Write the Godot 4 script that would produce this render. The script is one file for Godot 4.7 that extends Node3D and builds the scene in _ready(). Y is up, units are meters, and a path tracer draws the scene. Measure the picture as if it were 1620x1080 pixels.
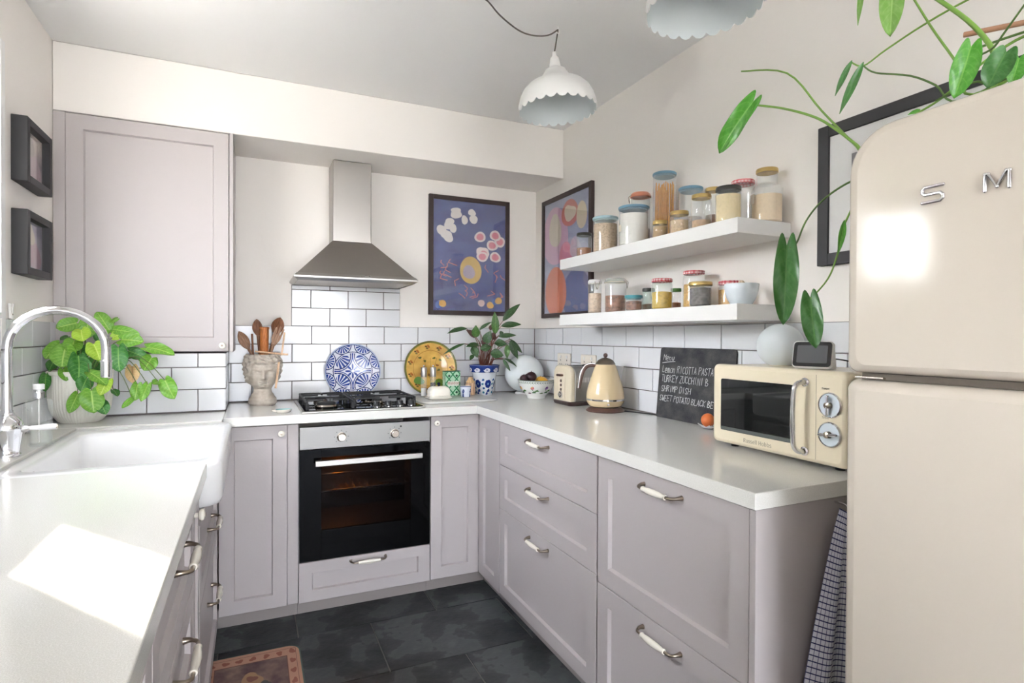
extends Node3D

# ---------------------------------------------------------------- mesh builder
class MB:
	var v := PackedVector3Array()
	var n := PackedVector3Array()
	var t := PackedVector2Array()
	var xf := Transform3D.IDENTITY

	func tri(a: Vector3, b: Vector3, c: Vector3, na: Vector3, nb: Vector3, nc: Vector3, ta := Vector2.ZERO, tb := Vector2.ZERO, tc := Vector2.ZERO) -> void:
		var g := (b - a).cross(c - a)
		if g.length_squared() < 1e-18:
			return
		if g.dot(na + nb + nc) > 0.0:
			v.append_array([xf * a, xf * c, xf * b]); n.append_array([(xf.basis * na).normalized(), (xf.basis * nc).normalized(), (xf.basis * nb).normalized()]); t.append_array([ta, tc, tb])
		else:
			v.append_array([xf * a, xf * b, xf * c]); n.append_array([(xf.basis * na).normalized(), (xf.basis * nb).normalized(), (xf.basis * nc).normalized()]); t.append_array([ta, tb, tc])

	func quad(a: Vector3, b: Vector3, c: Vector3, d: Vector3, nn: Vector3) -> void:
		var u := Vector2(0, 1); var w := Vector2(1, 1); var x := Vector2(1, 0); var y := Vector2(0, 0)
		tri(a, b, c, nn, nn, nn, u, w, x)
		tri(a, c, d, nn, nn, nn, u, x, y)

	# box between two corners, edges rounded over by r
	func box(lo: Vector3, hi: Vector3, r := 0.0) -> MB:
		var c := (lo + hi) * 0.5
		var h := (hi - lo) * 0.5
		h = h.abs()
		r = minf(r, minf(h.x, minf(h.y, h.z)) * 0.98)
		var axes := [Vector3.RIGHT, Vector3.UP, Vector3.BACK]
		var p := {}
		for ax in 3:
			for s in [-1, 1]:
				var b1 := (ax + 1) % 3
				var b2 := (ax + 2) % 3
				for s1 in [-1, 1]:
					for s2 in [-1, 1]:
						var q := Vector3.ZERO
						q[ax] = s * h[ax]
						q[b1] = s1 * (h[b1] - r)
						q[b2] = s2 * (h[b2] - r)
						var sg := [0, 0, 0]
						sg[ax] = s; sg[b1] = s1; sg[b2] = s2
						p[[ax, sg[0], sg[1], sg[2]]] = c + q
				var k := func(i1: int, i2: int) -> Vector3:
					var sg := [0, 0, 0]
					sg[ax] = s; sg[b1] = i1; sg[b2] = i2
					return p[[ax, sg[0], sg[1], sg[2]]]
				quad(k.call(-1, -1), k.call(1, -1), k.call(1, 1), k.call(-1, 1), axes[ax] * s)
		if r > 0.0:
			for ax in 3:
				var b1 := (ax + 1) % 3
				var b2 := (ax + 2) % 3
				for s1 in [-1, 1]:
					for s2 in [-1, 1]:
						var kk := []
						for s in [-1, 1]:
							var sg := [0, 0, 0]
							sg[ax] = s; sg[b1] = s1; sg[b2] = s2
							kk.append(p[[b1, sg[0], sg[1], sg[2]]])
							kk.append(p[[b2, sg[0], sg[1], sg[2]]])
						var n1: Vector3 = axes[b1] * s1
						var n2: Vector3 = axes[b2] * s2
						tri(kk[0], kk[1], kk[3], n1, n2, n2)
						tri(kk[0], kk[3], kk[2], n1, n2, n1)
			for sx in [-1, 1]:
				for sy in [-1, 1]:
					for sz in [-1, 1]:
						tri(p[[0, sx, sy, sz]], p[[1, sx, sy, sz]], p[[2, sx, sy, sz]], Vector3(sx, 0, 0), Vector3(0, sy, 0), Vector3(0, 0, sz))
		return self

	# profile of (radius, height) points turned round the y axis
	func lathe(prof: Array, segs := 32, sharp := 35.0) -> MB:
		var m := prof.size()
		var sn := []
		for i in m - 1:
			var d: Vector2 = prof[i + 1] - prof[i]
			sn.append(Vector2(d.y, -d.x).normalized())
		var total := 0.0
		var lens := [0.0]
		for i in m - 1:
			total += (prof[i + 1] - prof[i]).length()
			lens.append(total)
		var cs := cos(deg_to_rad(sharp))
		for i in m - 1:
			var n0: Vector2 = sn[i]
			var n1: Vector2 = sn[i]
			if i > 0 and sn[i - 1].dot(sn[i]) > cs:
				n0 = (sn[i - 1] + sn[i]).normalized()
			if i < m - 2 and sn[i + 1].dot(sn[i]) > cs:
				n1 = (sn[i + 1] + sn[i]).normalized()
			var a: Vector2 = prof[i]
			var b: Vector2 = prof[i + 1]
			var ta: float = lens[i] / maxf(total, 1e-6)
			var tb: float = lens[i + 1] / maxf(total, 1e-6)
			for k in segs:
				var p0 := TAU * k / segs
				var p1 := TAU * (k + 1) / segs
				var d0 := Vector3(cos(p0), 0, sin(p0))
				var d1 := Vector3(cos(p1), 0, sin(p1))
				var A := d0 * a.x + Vector3.UP * a.y
				var B := d0 * b.x + Vector3.UP * b.y
				var C := d1 * b.x + Vector3.UP * b.y
				var D := d1 * a.x + Vector3.UP * a.y
				var nA := d0 * n0.x + Vector3.UP * n0.y
				var nB := d0 * n1.x + Vector3.UP * n1.y
				var nC := d1 * n1.x + Vector3.UP * n1.y
				var nD := d1 * n0.x + Vector3.UP * n0.y
				var u0 := float(k) / segs
				var u1 := float(k + 1) / segs
				tri(A, B, C, nA, nB, nC, Vector2(u0, 1 - ta), Vector2(u0, 1 - tb), Vector2(u1, 1 - tb))
				tri(A, C, D, nA, nC, nD, Vector2(u0, 1 - ta), Vector2(u1, 1 - tb), Vector2(u1, 1 - ta))
		return self

	# round tube along points; rad is a number or an array
	func tube(pts: Array, rad, segs := 8, caps := true) -> MB:
		var m := pts.size()
		if m < 2:
			return self
		var prev := Vector3.ZERO
		var rings := []
		var ns := []
		var up := Vector3.UP
		for i in m:
			var d: Vector3
			if i == 0:
				d = pts[1] - pts[0]
			elif i == m - 1:
				d = pts[m - 1] - pts[m - 2]
			else:
				d = (pts[i + 1] - pts[i]).normalized() + (pts[i] - pts[i - 1]).normalized()
			d = d.normalized()
			if i == 0:
				up = Vector3.UP if absf(d.y) < 0.9 else Vector3.RIGHT
			up = (up - d * up.dot(d)).normalized()
			var side := d.cross(up)
			var r: float = rad[i] if rad is Array else rad
			var ring := []
			var rn := []
			for k in segs:
				var a := TAU * k / segs
				var o := up * cos(a) + side * sin(a)
				ring.append(pts[i] + o * r)
				rn.append(o)
			rings.append(ring); ns.append(rn)
		for i in m - 1:
			for k in segs:
				var k2 := (k + 1) % segs
				var u0 := float(k) / segs
				var u1 := float(k + 1) / segs
				var v0 := float(i) / (m - 1)
				var v1 := float(i + 1) / (m - 1)
				tri(rings[i][k], rings[i + 1][k], rings[i + 1][k2], ns[i][k], ns[i + 1][k], ns[i + 1][k2], Vector2(u0, v0), Vector2(u0, v1), Vector2(u1, v1))
				tri(rings[i][k], rings[i + 1][k2], rings[i][k2], ns[i][k], ns[i + 1][k2], ns[i][k2], Vector2(u0, v0), Vector2(u1, v1), Vector2(u1, v0))
		if caps:
			for e in [0, m - 1]:
				var d: Vector3 = (pts[0] - pts[1]).normalized() if e == 0 else (pts[m - 1] - pts[m - 2]).normalized()
				for k in segs:
					tri(pts[e], rings[e][k], rings[e][(k + 1) % segs], d, d, d)
		return self

	# skin over rings of equal count; sharp rings given twice
	func loft(rings: Array, cap0 := true, cap1 := true, smooth := true) -> MB:
		var m := rings.size()
		var c: int = rings[0].size()
		var fn := []
		for i in m - 1:
			var row := []
			for k in c:
				var k2 := (k + 1) % c
				var g: Vector3 = (rings[i + 1][k2] - rings[i][k]).cross(rings[i + 1][k] - rings[i][k2])
				row.append(g.normalized() if g.length() > 1e-12 else Vector3.ZERO)
			fn.append(row)
		# outward: away from the centre of the ring stack
		var all := Vector3.ZERO
		for rg in rings:
			for q in rg:
				all += q
		all /= m * c
		var sgn := 0.0
		for i in m - 1:
			for k in c:
				var k2 := (k + 1) % c
				var fc: Vector3 = (rings[i][k] + rings[i + 1][k] + rings[i + 1][k2] + rings[i][k2]) * 0.25
				var ar: float = (rings[i + 1][k2] - rings[i][k]).cross(rings[i + 1][k] - rings[i][k2]).length()
				sgn += fn[i][k].dot((fc - all)) * ar
		if sgn < 0:
			for i in m - 1:
				for k in c:
					fn[i][k] = -fn[i][k]
		for i in m - 1:
			for k in c:
				var k2 := (k + 1) % c
				var km := (k + c - 1) % c
				var f: Vector3 = fn[i][k]
				if f == Vector3.ZERO:
					continue
				var nn := []
				for q in [[i, k, km, k], [i + 1, k, km, k], [i + 1, k2, k, k2], [i, k2, k, k2]]:
					if not smooth:
						nn.append(f)
						continue
					var s := Vector3.ZERO
					for rr in [q[0] - 1, q[0]]:
						if rr < 0 or rr >= m - 1:
							continue
						for kk in [q[2], q[3]]:
							var g: Vector3 = fn[rr][kk]
							if g.dot(f) > 0.6:
								s += g
					nn.append(s.normalized() if s.length() > 1e-6 else f)
				var u0 := float(k) / c
				var u1 := float(k + 1) / c
				var v0 := 1.0 - float(i) / (m - 1)
				var v1 := 1.0 - float(i + 1) / (m - 1)
				tri(rings[i][k], rings[i + 1][k], rings[i + 1][k2], nn[0], nn[1], nn[2], Vector2(u0, v0), Vector2(u0, v1), Vector2(u1, v1))
				tri(rings[i][k], rings[i + 1][k2], rings[i][k2], nn[0], nn[2], nn[3], Vector2(u0, v0), Vector2(u1, v1), Vector2(u1, v0))
		for e in [0, m - 1]:
			if (e == 0 and not cap0) or (e != 0 and not cap1):
				continue
			var mid := Vector3.ZERO
			for q in rings[e]:
				mid += q
			mid /= c
			var nb: Vector3 = Vector3.ZERO
			for k in c:
				nb += (rings[e][k] - mid).cross(rings[e][(k + 1) % c] - mid)
			nb = nb.normalized()
			var other: Vector3 = Vector3.ZERO
			for q in rings[1 if e == 0 else m - 2]:
				other += q
			other /= c
			if absf(nb.dot(mid - other)) > 1e-9 and nb.dot(mid - other) < 0:
				nb = -nb
			for k in c:
				tri(mid, rings[e][k], rings[e][(k + 1) % c], nb, nb, nb)
		return self

	# sheet from rows of points
	func sheet(rows: Array) -> MB:
		var m := rows.size()
		var c: int = rows[0].size()
		var nn := []
		for i in m:
			var row := []
			for k in c:
				var du: Vector3 = rows[i][mini(k + 1, c - 1)] - rows[i][maxi(k - 1, 0)]
				var dv: Vector3 = rows[mini(i + 1, m - 1)][k] - rows[maxi(i - 1, 0)][k]
				var g := du.cross(dv)
				row.append(g.normalized() if g.length() > 1e-14 else Vector3.UP)
			nn.append(row)
		for i in m - 1:
			for k in c - 1:
				var u0 := float(k) / (c - 1)
				var u1 := float(k + 1) / (c - 1)
				var v0 := float(i) / (m - 1)
				var v1 := float(i + 1) / (m - 1)
				tri(rows[i][k], rows[i + 1][k], rows[i + 1][k + 1], nn[i][k], nn[i + 1][k], nn[i + 1][k + 1], Vector2(u0, v0), Vector2(u0, v1), Vector2(u1, v1))
				tri(rows[i][k], rows[i + 1][k + 1], rows[i][k + 1], nn[i][k], nn[i + 1][k + 1], nn[i][k + 1], Vector2(u0, v0), Vector2(u1, v1), Vector2(u1, v0))
		return self

	func ball(c: Vector3, r: Vector3, segs := 20, rings := 12) -> MB:
		var rows := []
		for i in rings + 1:
			var a := PI * i / rings
			var row := []
			for k in segs + 1:
				var b := TAU * k / segs
				row.append(Vector3(sin(a) * cos(b), cos(a), sin(a) * sin(b)))
			rows.append(row)
		for i in rings:
			for k in segs:
				var q := [rows[i][k], rows[i + 1][k], rows[i + 1][k + 1], rows[i][k + 1]]
				var p := []
				var m := []
				for d in q:
					p.append(c + d * r)
					m.append((d / r).normalized())
				var uv := [Vector2(float(k) / segs, float(i) / rings), Vector2(float(k) / segs, float(i + 1) / rings), Vector2(float(k + 1) / segs, float(i + 1) / rings), Vector2(float(k + 1) / segs, float(i) / rings)]
				tri(p[0], p[1], p[2], m[0], m[1], m[2], uv[0], uv[1], uv[2])
				tri(p[0], p[2], p[3], m[0], m[2], m[3], uv[0], uv[2], uv[3])
		return self

	# flat outline (x, y) pulled along z from z0 to z1
	func prism(poly: PackedVector2Array, z0: float, z1: float) -> MB:
		var idx := Geometry2D.triangulate_polygon(poly)
		var lo := poly[0]
		var hi := poly[0]
		for p in poly:
			lo = lo.min(p); hi = hi.max(p)
		var sz := hi - lo
		for i in range(0, idx.size(), 3):
			var q := [poly[idx[i]], poly[idx[i + 1]], poly[idx[i + 2]]]
			var uv := []
			for p in q:
				uv.append(Vector2((p.x - lo.x) / sz.x, 1 - (p.y - lo.y) / sz.y))
			for zz in [z0, z1]:
				var nz := Vector3(0, 0, signf(zz - (z0 + z1) * 0.5))
				tri(Vector3(q[0].x, q[0].y, zz), Vector3(q[1].x, q[1].y, zz), Vector3(q[2].x, q[2].y, zz), nz, nz, nz, uv[0], uv[1], uv[2])
		var cw := Geometry2D.is_polygon_clockwise(poly)
		for i in poly.size():
			var a := poly[i]
			var b := poly[(i + 1) % poly.size()]
			var d := (b - a).normalized()
			var o := Vector3(d.y, -d.x, 0) if not cw else Vector3(-d.y, d.x, 0)
			quad(Vector3(a.x, a.y, z0), Vector3(b.x, b.y, z0), Vector3(b.x, b.y, z1), Vector3(a.x, a.y, z1), o)
		return self

	func mesh() -> ArrayMesh:
		var arr := []
		arr.resize(Mesh.ARRAY_MAX)
		arr[Mesh.ARRAY_VERTEX] = v
		arr[Mesh.ARRAY_NORMAL] = n
		arr[Mesh.ARRAY_TEX_UV] = t
		var m := ArrayMesh.new()
		m.add_surface_from_arrays(Mesh.PRIMITIVE_TRIANGLES, arr)
		return m

# ---------------------------------------------------------------- scene helpers
var taken := {}
var mats := {}
var rng := RandomNumberGenerator.new()

func numbered(parent: Node, called: String) -> String:
	var key := str(parent.get_instance_id()) + "/" + called
	var k: int = taken.get(key, 0)
	taken[key] = k + 1
	return called if k == 0 else "%s_%03d" % [called, k]

func thing(called: String, label: String, category: String, at := Vector3.ZERO, turn := 0.0, group := "") -> Node3D:
	var o := Node3D.new()
	o.name = numbered(self, called)
	add_child(o)
	o.position = at
	o.rotation.y = turn
	o.set_meta("label", label)
	o.set_meta("category", category)
	if group != "":
		o.set_meta("group", group)
	return o

func put(parent: Node, called: String, mb, m: Material, label := "") -> MeshInstance3D:
	var o := MeshInstance3D.new()
	o.name = numbered(parent, called)
	o.mesh = mb.mesh() if mb is MB else mb
	o.material_override = m
	o.cast_shadow = GeometryInstance3D.SHADOW_CASTING_SETTING_ON
	parent.add_child(o)
	if label != "":
		o.set_meta("label", label)
	return o

func struct(called: String, mb, m: Material) -> MeshInstance3D:
	var o := put(self, called, mb, m)
	o.set_meta("kind", "structure")
	return o

func dup(src: Node3D, called: String, label: String, at: Vector3, turn := 0.0) -> Node3D:
	var o: Node3D = src.duplicate()
	o.name = numbered(self, called)
	add_child(o)
	o.position = at
	o.rotation.y = turn
	o.set_meta("label", label)
	return o

func moved(at: Vector3, rot := Vector3.ZERO, s := Vector3.ONE) -> MB:
	var m := MB.new()
	m.xf = Transform3D(Basis.from_euler(rot).scaled_local(s), at)
	return m

func col(r: float, g: float, b: float) -> Color:
	return Color(r / 255.0, g / 255.0, b / 255.0)

func mat(c: Color, rough := 0.5, metal := 0.0, spec := 0.5) -> StandardMaterial3D:
	var m := StandardMaterial3D.new()
	m.albedo_color = c
	m.roughness = rough
	m.metallic = metal
	m.metallic_specular = spec
	m.cull_mode = BaseMaterial3D.CULL_DISABLED
	return m

func glass(c: Color, alpha := 0.12, rough := 0.03) -> StandardMaterial3D:
	var m := mat(Color(c.r, c.g, c.b, alpha), rough)
	m.transparency = BaseMaterial3D.TRANSPARENCY_ALPHA
	return m

func noise_tex(freq: float, ramp: Gradient, size := 512, kind := FastNoiseLite.TYPE_SIMPLEX_SMOOTH, sd := 1, oct := 4, normal := false, bump := 2.0) -> NoiseTexture2D:
	var f := FastNoiseLite.new()
	f.noise_type = kind
	f.frequency = freq
	f.seed = sd
	f.fractal_octaves = oct
	var tx := NoiseTexture2D.new()
	tx.width = size
	tx.height = size
	tx.seamless = true
	tx.noise = f
	if normal:
		tx.as_normal_map = true
		tx.bump_strength = bump
	elif ramp:
		tx.color_ramp = ramp
	return tx

func ramp(stops: Array) -> Gradient:
	var g := Gradient.new()
	var o := PackedFloat32Array()
	var c := PackedColorArray()
	for s in stops:
		o.append(s[0]); c.append(s[1])
	g.offsets = o
	g.colors = c
	return g

func tri_map(m: StandardMaterial3D, scale: float, world := true) -> StandardMaterial3D:
	m.uv1_triplanar = true
	m.uv1_world_triplanar = world
	m.uv1_scale = Vector3.ONE * scale
	return m

func tex_mat(img: Image, rough := 0.5) -> StandardMaterial3D:
	var m := mat(Color.WHITE, rough)
	m.albedo_texture = ImageTexture.create_from_image(img)
	return m

# outline of a rounded rectangle in a plane; radii: left-bottom, right-bottom, right-top, left-top
func rr(x0: float, y0: float, x1: float, y1: float, r: Array, seg := 6) -> PackedVector2Array:
	var out := PackedVector2Array()
	var cs := [Vector2(x0 + r[0], y0 + r[0]), Vector2(x1 - r[1], y0 + r[1]), Vector2(x1 - r[2], y1 - r[2]), Vector2(x0 + r[3], y1 - r[3])]
	for i in 4:
		for k in seg + 1:
			var a := PI + PI / 2 * i + PI / 2 * k / seg
			out.append(cs[i] + Vector2(cos(a), sin(a)) * r[i])
	return out

func spline(p: Array, n := 8) -> Array:
	var c := Curve3D.new()
	for i in p.size():
		var a: Vector3 = p[maxi(i - 1, 0)]
		var b: Vector3 = p[mini(i + 1, p.size() - 1)]
		var tg := (b - a) / 6.0
		c.add_point(p[i], -tg, tg)
	var out := []
	for i in p.size() - 1:
		for k in n:
			out.append(c.sample(i, float(k) / n))
	out.append(p[p.size() - 1])
	return out

func _ready() -> void:
	rng.seed = 7
	view_and_light()
	make_materials()
	room()
	tiles()
	slate_floor()
	base_units_back()
	base_units_right()
	base_units_left()
	worktops()
	sink_and_tap()
	oven()
	hob()
	range_hood()
	wall_cabinet()
	fridge()
	shelves()
	lamps()
	frames()
	left_counter_things()
	back_counter_things()
	right_counter_things()
	shelf_things()
	fridge_plant()
	floor_things()

func view_and_light() -> void:
	var cam := Camera3D.new()
	cam.name = "camera"
	cam.fov = rad_to_deg(2.0 * atan(540.0 / 903.0))
	cam.position = Vector3(0, 1.272, 0)
	cam.basis = Basis(Vector3.UP, -0.4265) * Basis(Vector3.RIGHT, -0.0092) * Basis(Vector3.BACK, 0.0047)
	cam.near = 0.02
	add_child(cam)
	cam.current = true
	var sky_m := PhysicalSkyMaterial.new()
	sky_m.rayleigh_coefficient = 1.4
	sky_m.rayleigh_color = Color(0.395, 0.425, 0.495)
	sky_m.mie_coefficient = 0.01
	sky_m.mie_eccentricity = 0.6
	sky_m.mie_color = col(242, 241, 242)
	sky_m.turbidity = 16.0
	sky_m.ground_color = col(120, 116, 106)
	sky_m.energy_multiplier = 78.0
	var sky := Sky.new()
	sky.sky_material = sky_m
	var env := Environment.new()
	env.background_mode = Environment.BG_SKY
	env.sky = sky
	env.ambient_light_source = Environment.AMBIENT_SOURCE_DISABLED
	env.tonemap_mode = Environment.TONE_MAPPER_LINEAR
	env.tonemap_exposure = 3.4
	env.sdfgi_enabled = true
	env.ssao_enabled = true
	env.ssil_enabled = true
	var we := WorldEnvironment.new()
	we.name = "world_environment"
	we.environment = env
	add_child(we)
	var sun := DirectionalLight3D.new()
	sun.name = "sun"
	sun.light_color = Color(1.0, 0.95, 0.87)
	sun.light_energy = 2.0
	sun.light_angular_distance = 0.8
	sun.shadow_enabled = true
	var el := deg_to_rad(32.0)
	var dir := Vector3(0.6 * cos(el), -sin(el), 0.8 * cos(el))
	sun.basis = Basis.looking_at(dir, Vector3.UP)
	add_child(sun)

const XR := 1.645
const XL := -0.745
const ZB := -3.26
const ZR := 3.4
const YC := 2.47
const YW := 0.925

func make_materials() -> void:
	mats.wall = mat(col(244, 239, 233), 0.75)
	mats.wall.normal_enabled = true
	mats.wall.normal_texture = noise_tex(0.02, null, 512, FastNoiseLite.TYPE_SIMPLEX_SMOOTH, 3, 4, true, 1.2)
	mats.wall.normal_scale = 0.25
	tri_map(mats.wall, 1.2)
	mats.ceiling = mat(col(238, 237, 235), 0.85)
	mats.unit = mat(col(187, 180, 179), 0.42)
	mats.unit.normal_enabled = true
	mats.unit.normal_texture = noise_tex(0.08, null, 256, FastNoiseLite.TYPE_SIMPLEX_SMOOTH, 9, 3, true, 1.0)
	mats.unit.normal_scale = 0.08
	tri_map(mats.unit, 3.0)
	mats.plinth = mat(col(150, 142, 138), 0.5)
	mats.carcass = mat(col(205, 200, 198), 0.6)
	mats.tile = mat(col(224, 225, 227), 0.14)
	mats.grout = mat(col(128, 122, 120), 0.9)
	# quartz: white with a fine grain of grey and clear chips
	var q := mat(Color.WHITE, 0.16)
	q.albedo_texture = noise_tex(0.22, ramp([[0.0, col(206, 205, 198)], [0.3, col(222, 221, 214)], [0.5, col(230, 229, 223)], [0.8, col(234, 233, 228)], [1.0, col(244, 243, 240)]]), 512, FastNoiseLite.TYPE_CELLULAR, 5, 2)
	tri_map(q, 5.0)
	mats.quartz = q
	mats.ceramic = mat(col(240, 240, 239), 0.08)
	mats.ceramic.clearcoat_enabled = true
	mats.ceramic.clearcoat = 0.3
	mats.cream_ceramic = mat(col(243, 238, 225), 0.15)
	mats.chrome = mat(col(222, 222, 224), 0.08, 1.0)
	mats.nickel = mat(col(196, 188, 178), 0.2, 1.0)
	mats.pewter = mat(col(150, 138, 124), 0.28, 1.0)
	var st := mat(col(168, 164, 159), 0.34, 1.0)
	st.normal_enabled = true
	st.normal_texture = noise_tex(0.35, null, 256, FastNoiseLite.TYPE_VALUE, 11, 2, true, 1.5)
	st.normal_scale = 0.1
	tri_map(st, 1.0)
	st.uv1_scale = Vector3(60, 1.2, 60)
	mats.steel = st
	mats.steel_side = mat(col(178, 176, 172), 0.36, 1.0)
	mats.oven_steel = mat(col(140, 139, 137), 0.45, 1.0)
	mats.kettle = mat(col(224, 202, 162), 0.16)
	mats.black_gloss = mat(col(10, 10, 11), 0.05, 0.0, 0.25)
	mats.black = mat(col(24, 24, 25), 0.4)
	mats.iron = mat(col(30, 30, 31), 0.55)
	mats.dark_glass = mat(col(20, 21, 22), 0.03)
	mats.white_paint = mat(col(240, 239, 236), 0.4)
	mats.white_plastic = mat(col(238, 237, 234), 0.35)
	mats.cream = mat(col(228, 216, 190), 0.18)
	mats.fridge = mat(col(212, 203, 190), 0.1)
	mats.fridge.metallic_specular = 0.3
	mats.rubber = mat(col(96, 88, 78), 0.7)
	mats.brown = mat(col(92, 66, 58), 0.3)
	mats.frame_black = mat(col(48, 48, 50), 0.55)
	mats.frame_brown = mat(col(54, 40, 38), 0.45)
	mats.pane = glass(col(235, 242, 240), 0.06, 0.0)
	mats.jar = glass(col(225, 235, 232), 0.14, 0.02)
	mats.terracotta = mat(col(200, 196, 186), 0.9)

# ---------------------------------------------------------------- the room
func room() -> void:
	struct("floor", MB.new().box(Vector3(XL - 0.2, -0.2, ZB - 0.2), Vector3(XR + 0.2, -0.006, ZR + 0.2)), mats.grout)
	struct("ceiling", MB.new().box(Vector3(XL - 0.2, YC, ZB - 0.2), Vector3(XR + 0.2, YC + 0.2, ZR + 0.2)), mats.ceiling)
	struct("wall_back", MB.new().box(Vector3(XL - 0.2, 0, ZB - 0.2), Vector3(XR + 0.2, YC, ZB)), mats.wall)
	struct("wall_right", MB.new().box(Vector3(XR, 0, ZB), Vector3(XR + 0.2, YC, ZR + 0.2)), mats.wall)
	# left wall with its window over the sink
	var wz0 := -2.345
	var wz1 := -1.585
	var wy0 := 1.34
	var wy1 := 2.2
	var wl := MB.new()
	wl.box(Vector3(XL - 0.2, 0, ZB), Vector3(XL, YC, wz0))
	wl.box(Vector3(XL - 0.2, 0, wz1), Vector3(XL, YC, ZR + 0.2))
	wl.box(Vector3(XL - 0.2, 0, wz0), Vector3(XL, wy0, wz1))
	wl.box(Vector3(XL - 0.2, wy1, wz0), Vector3(XL, YC, wz1))
	struct("wall_left", wl, mats.wall)
	window("window_1", Vector3(XL - 0.04, wy0, wz0), Vector3(XL - 0.04, wy1, wz1), 1)
	# white batten at the end of the tiles and the window's sill board
	var tr := MB.new()
	tr.box(Vector3(XL, 0.927, -2.382), Vector3(XL + 0.012, 2.22, -2.345), 0.003)
	tr.box(Vector3(XL - 0.01, wy0 - 0.018, wz0), Vector3(XL + 0.016, wy0, wz1 + 0.03), 0.003)
	struct("trim_1", tr, mats.white_paint)
	# wall behind the camera with glazed garden doors
	var gx0 := -0.55
	var gx1 := 1.5
	var gy1 := 2.25
	var wr := MB.new()
	wr.box(Vector3(XL, 0, ZR), Vector3(gx0, YC, ZR + 0.2))
	wr.box(Vector3(gx1, 0, ZR), Vector3(XR, YC, ZR + 0.2))
	wr.box(Vector3(gx0, gy1, ZR), Vector3(gx1, YC, ZR + 0.2))
	struct("wall_front", wr, mats.wall)
	var dz := ZR + 0.1
	var xm := (gx0 + gx1) / 2
	var k := 1
	for e in [[gx0, xm], [xm, gx1]]:
		var d := MB.new()
		d.box(Vector3(e[0], 0, dz - 0.02), Vector3(e[0] + 0.06, gy1, dz + 0.02), 0.003)
		d.box(Vector3(e[1] - 0.06, 0, dz - 0.02), Vector3(e[1], gy1, dz + 0.02), 0.003)
		d.box(Vector3(e[0] + 0.06, 0, dz - 0.02), Vector3(e[1] - 0.06, 0.12, dz + 0.02), 0.003)
		d.box(Vector3(e[0] + 0.06, gy1 - 0.06, dz - 0.02), Vector3(e[1] - 0.06, gy1, dz + 0.02), 0.003)
		var dd := struct("door_%d" % k, d, mats.white_paint)
		put(dd, "pane", MB.new().box(Vector3(e[0] + 0.06, 0.12, dz - 0.003), Vector3(e[1] - 0.06, gy1 - 0.06, dz + 0.003)), mats.pane)
		k += 1
	# boxed-in beam along the back and the tiled pier below the wall cabinet
	struct("wall_beam", MB.new().box(Vector3(XL, 2.188, ZB), Vector3(XR, YC, -2.905), 0.004), mats.wall)
	struct("wall_pier", MB.new().box(Vector3(XL, 0.885, ZB), Vector3(-0.118, 1.19, -2.913)), mats.grout)
	# paved garden outside, which the daylight bounces from
	struct("floor_terrace", MB.new().box(Vector3(-14, -0.35, -14), Vector3(12, -0.22, 14)), mat(col(186, 182, 174), 0.9))

	# unseen block, added to keep the sun off the far half of the window
	struct("wall_sun_blocker", MB.new().box(Vector3(-1.47, -0.22, -7.0), Vector3(XL - 0.21, 5.0, -2.93)), mat(col(226, 220, 208), 0.9))
	# clipped hedge in the garden, which the fridge mirrors through the side window
	var hd := thing("garden_hedge", "green hedge outside the side window, seen only in reflections", "hedge", Vector3(-8.2, -0.22, -4.0))
	var fn := FastNoiseLite.new()
	fn.frequency = 1.3
	fn.seed = 3
	var rows := []
	for i in 41:
		var row := []
		for q in 25:
			var a := PI * q / 24.0
			var z := -9.0 + 18.0 * i / 40.0
			var r := 1.0 + 0.16 * fn.get_noise_2d(z * 2.0, a * 2.0)
			row.append(Vector3(0.6 * cos(a) * r, 2.5 * pow(sin(a), 0.35) * r, z))
		rows.append(row)
	put(hd, "foliage", MB.new().sheet(rows), mat(col(72, 82, 54), 0.9))
	var gt := thing("garden_tree", "small round tree outside the side window, seen only in reflections", "tree", Vector3(-3.0, -0.22, -3.15))
	put(gt, "trunk", MB.new().tube([Vector3.ZERO, Vector3(0.03, 1.2, 0), Vector3(0, 2.4, 0.02)], [0.06, 0.05, 0.035], 10), mat(col(92, 76, 60), 0.9))
	var cr := []
	for i in 21:
		var row := []
		for q in 33:
			var a := PI * i / 20.0
			var b := TAU * q / 32.0
			var d := Vector3(sin(a) * cos(b), cos(a), sin(a) * sin(b))
			row.append(Vector3(0, 3.2, 0) + d * (0.62 + 0.14 * fn.get_noise_3dv(d * 3.0)))
		cr.append(row)
	put(gt, "crown", MB.new().sheet(cr), mat(col(72, 88, 52), 0.9))

func window(called: String, a: Vector3, b: Vector3, _n: int) -> void:
	var f := MB.new()
	var w := 0.045
	f.box(Vector3(a.x - 0.03, a.y, a.z), Vector3(a.x + 0.03, b.y, a.z + w), 0.003)
	f.box(Vector3(a.x - 0.03, a.y, b.z - w), Vector3(a.x + 0.03, b.y, b.z), 0.003)
	f.box(Vector3(a.x - 0.03, a.y, a.z + w), Vector3(a.x + 0.03, a.y + w, b.z - w), 0.003)
	f.box(Vector3(a.x - 0.03, b.y - w, a.z + w), Vector3(a.x + 0.03, b.y, b.z - w), 0.003)
	f.box(Vector3(a.x - 0.03, a.y + w, -2.02), Vector3(a.x + 0.03, b.y - w, -1.945), 0.003)
	var o := struct(called, f, mats.white_paint)
	put(o, "pane", MB.new().box(Vector3(a.x - 0.003, a.y + w, a.z + w), Vector3(a.x + 0.003, b.y - w, -2.02)), mats.pane)
	put(o, "pane", MB.new().box(Vector3(a.x - 0.003, a.y + w, -1.945), Vector3(a.x + 0.003, b.y - w, b.z - w)), mats.pane)

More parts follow.
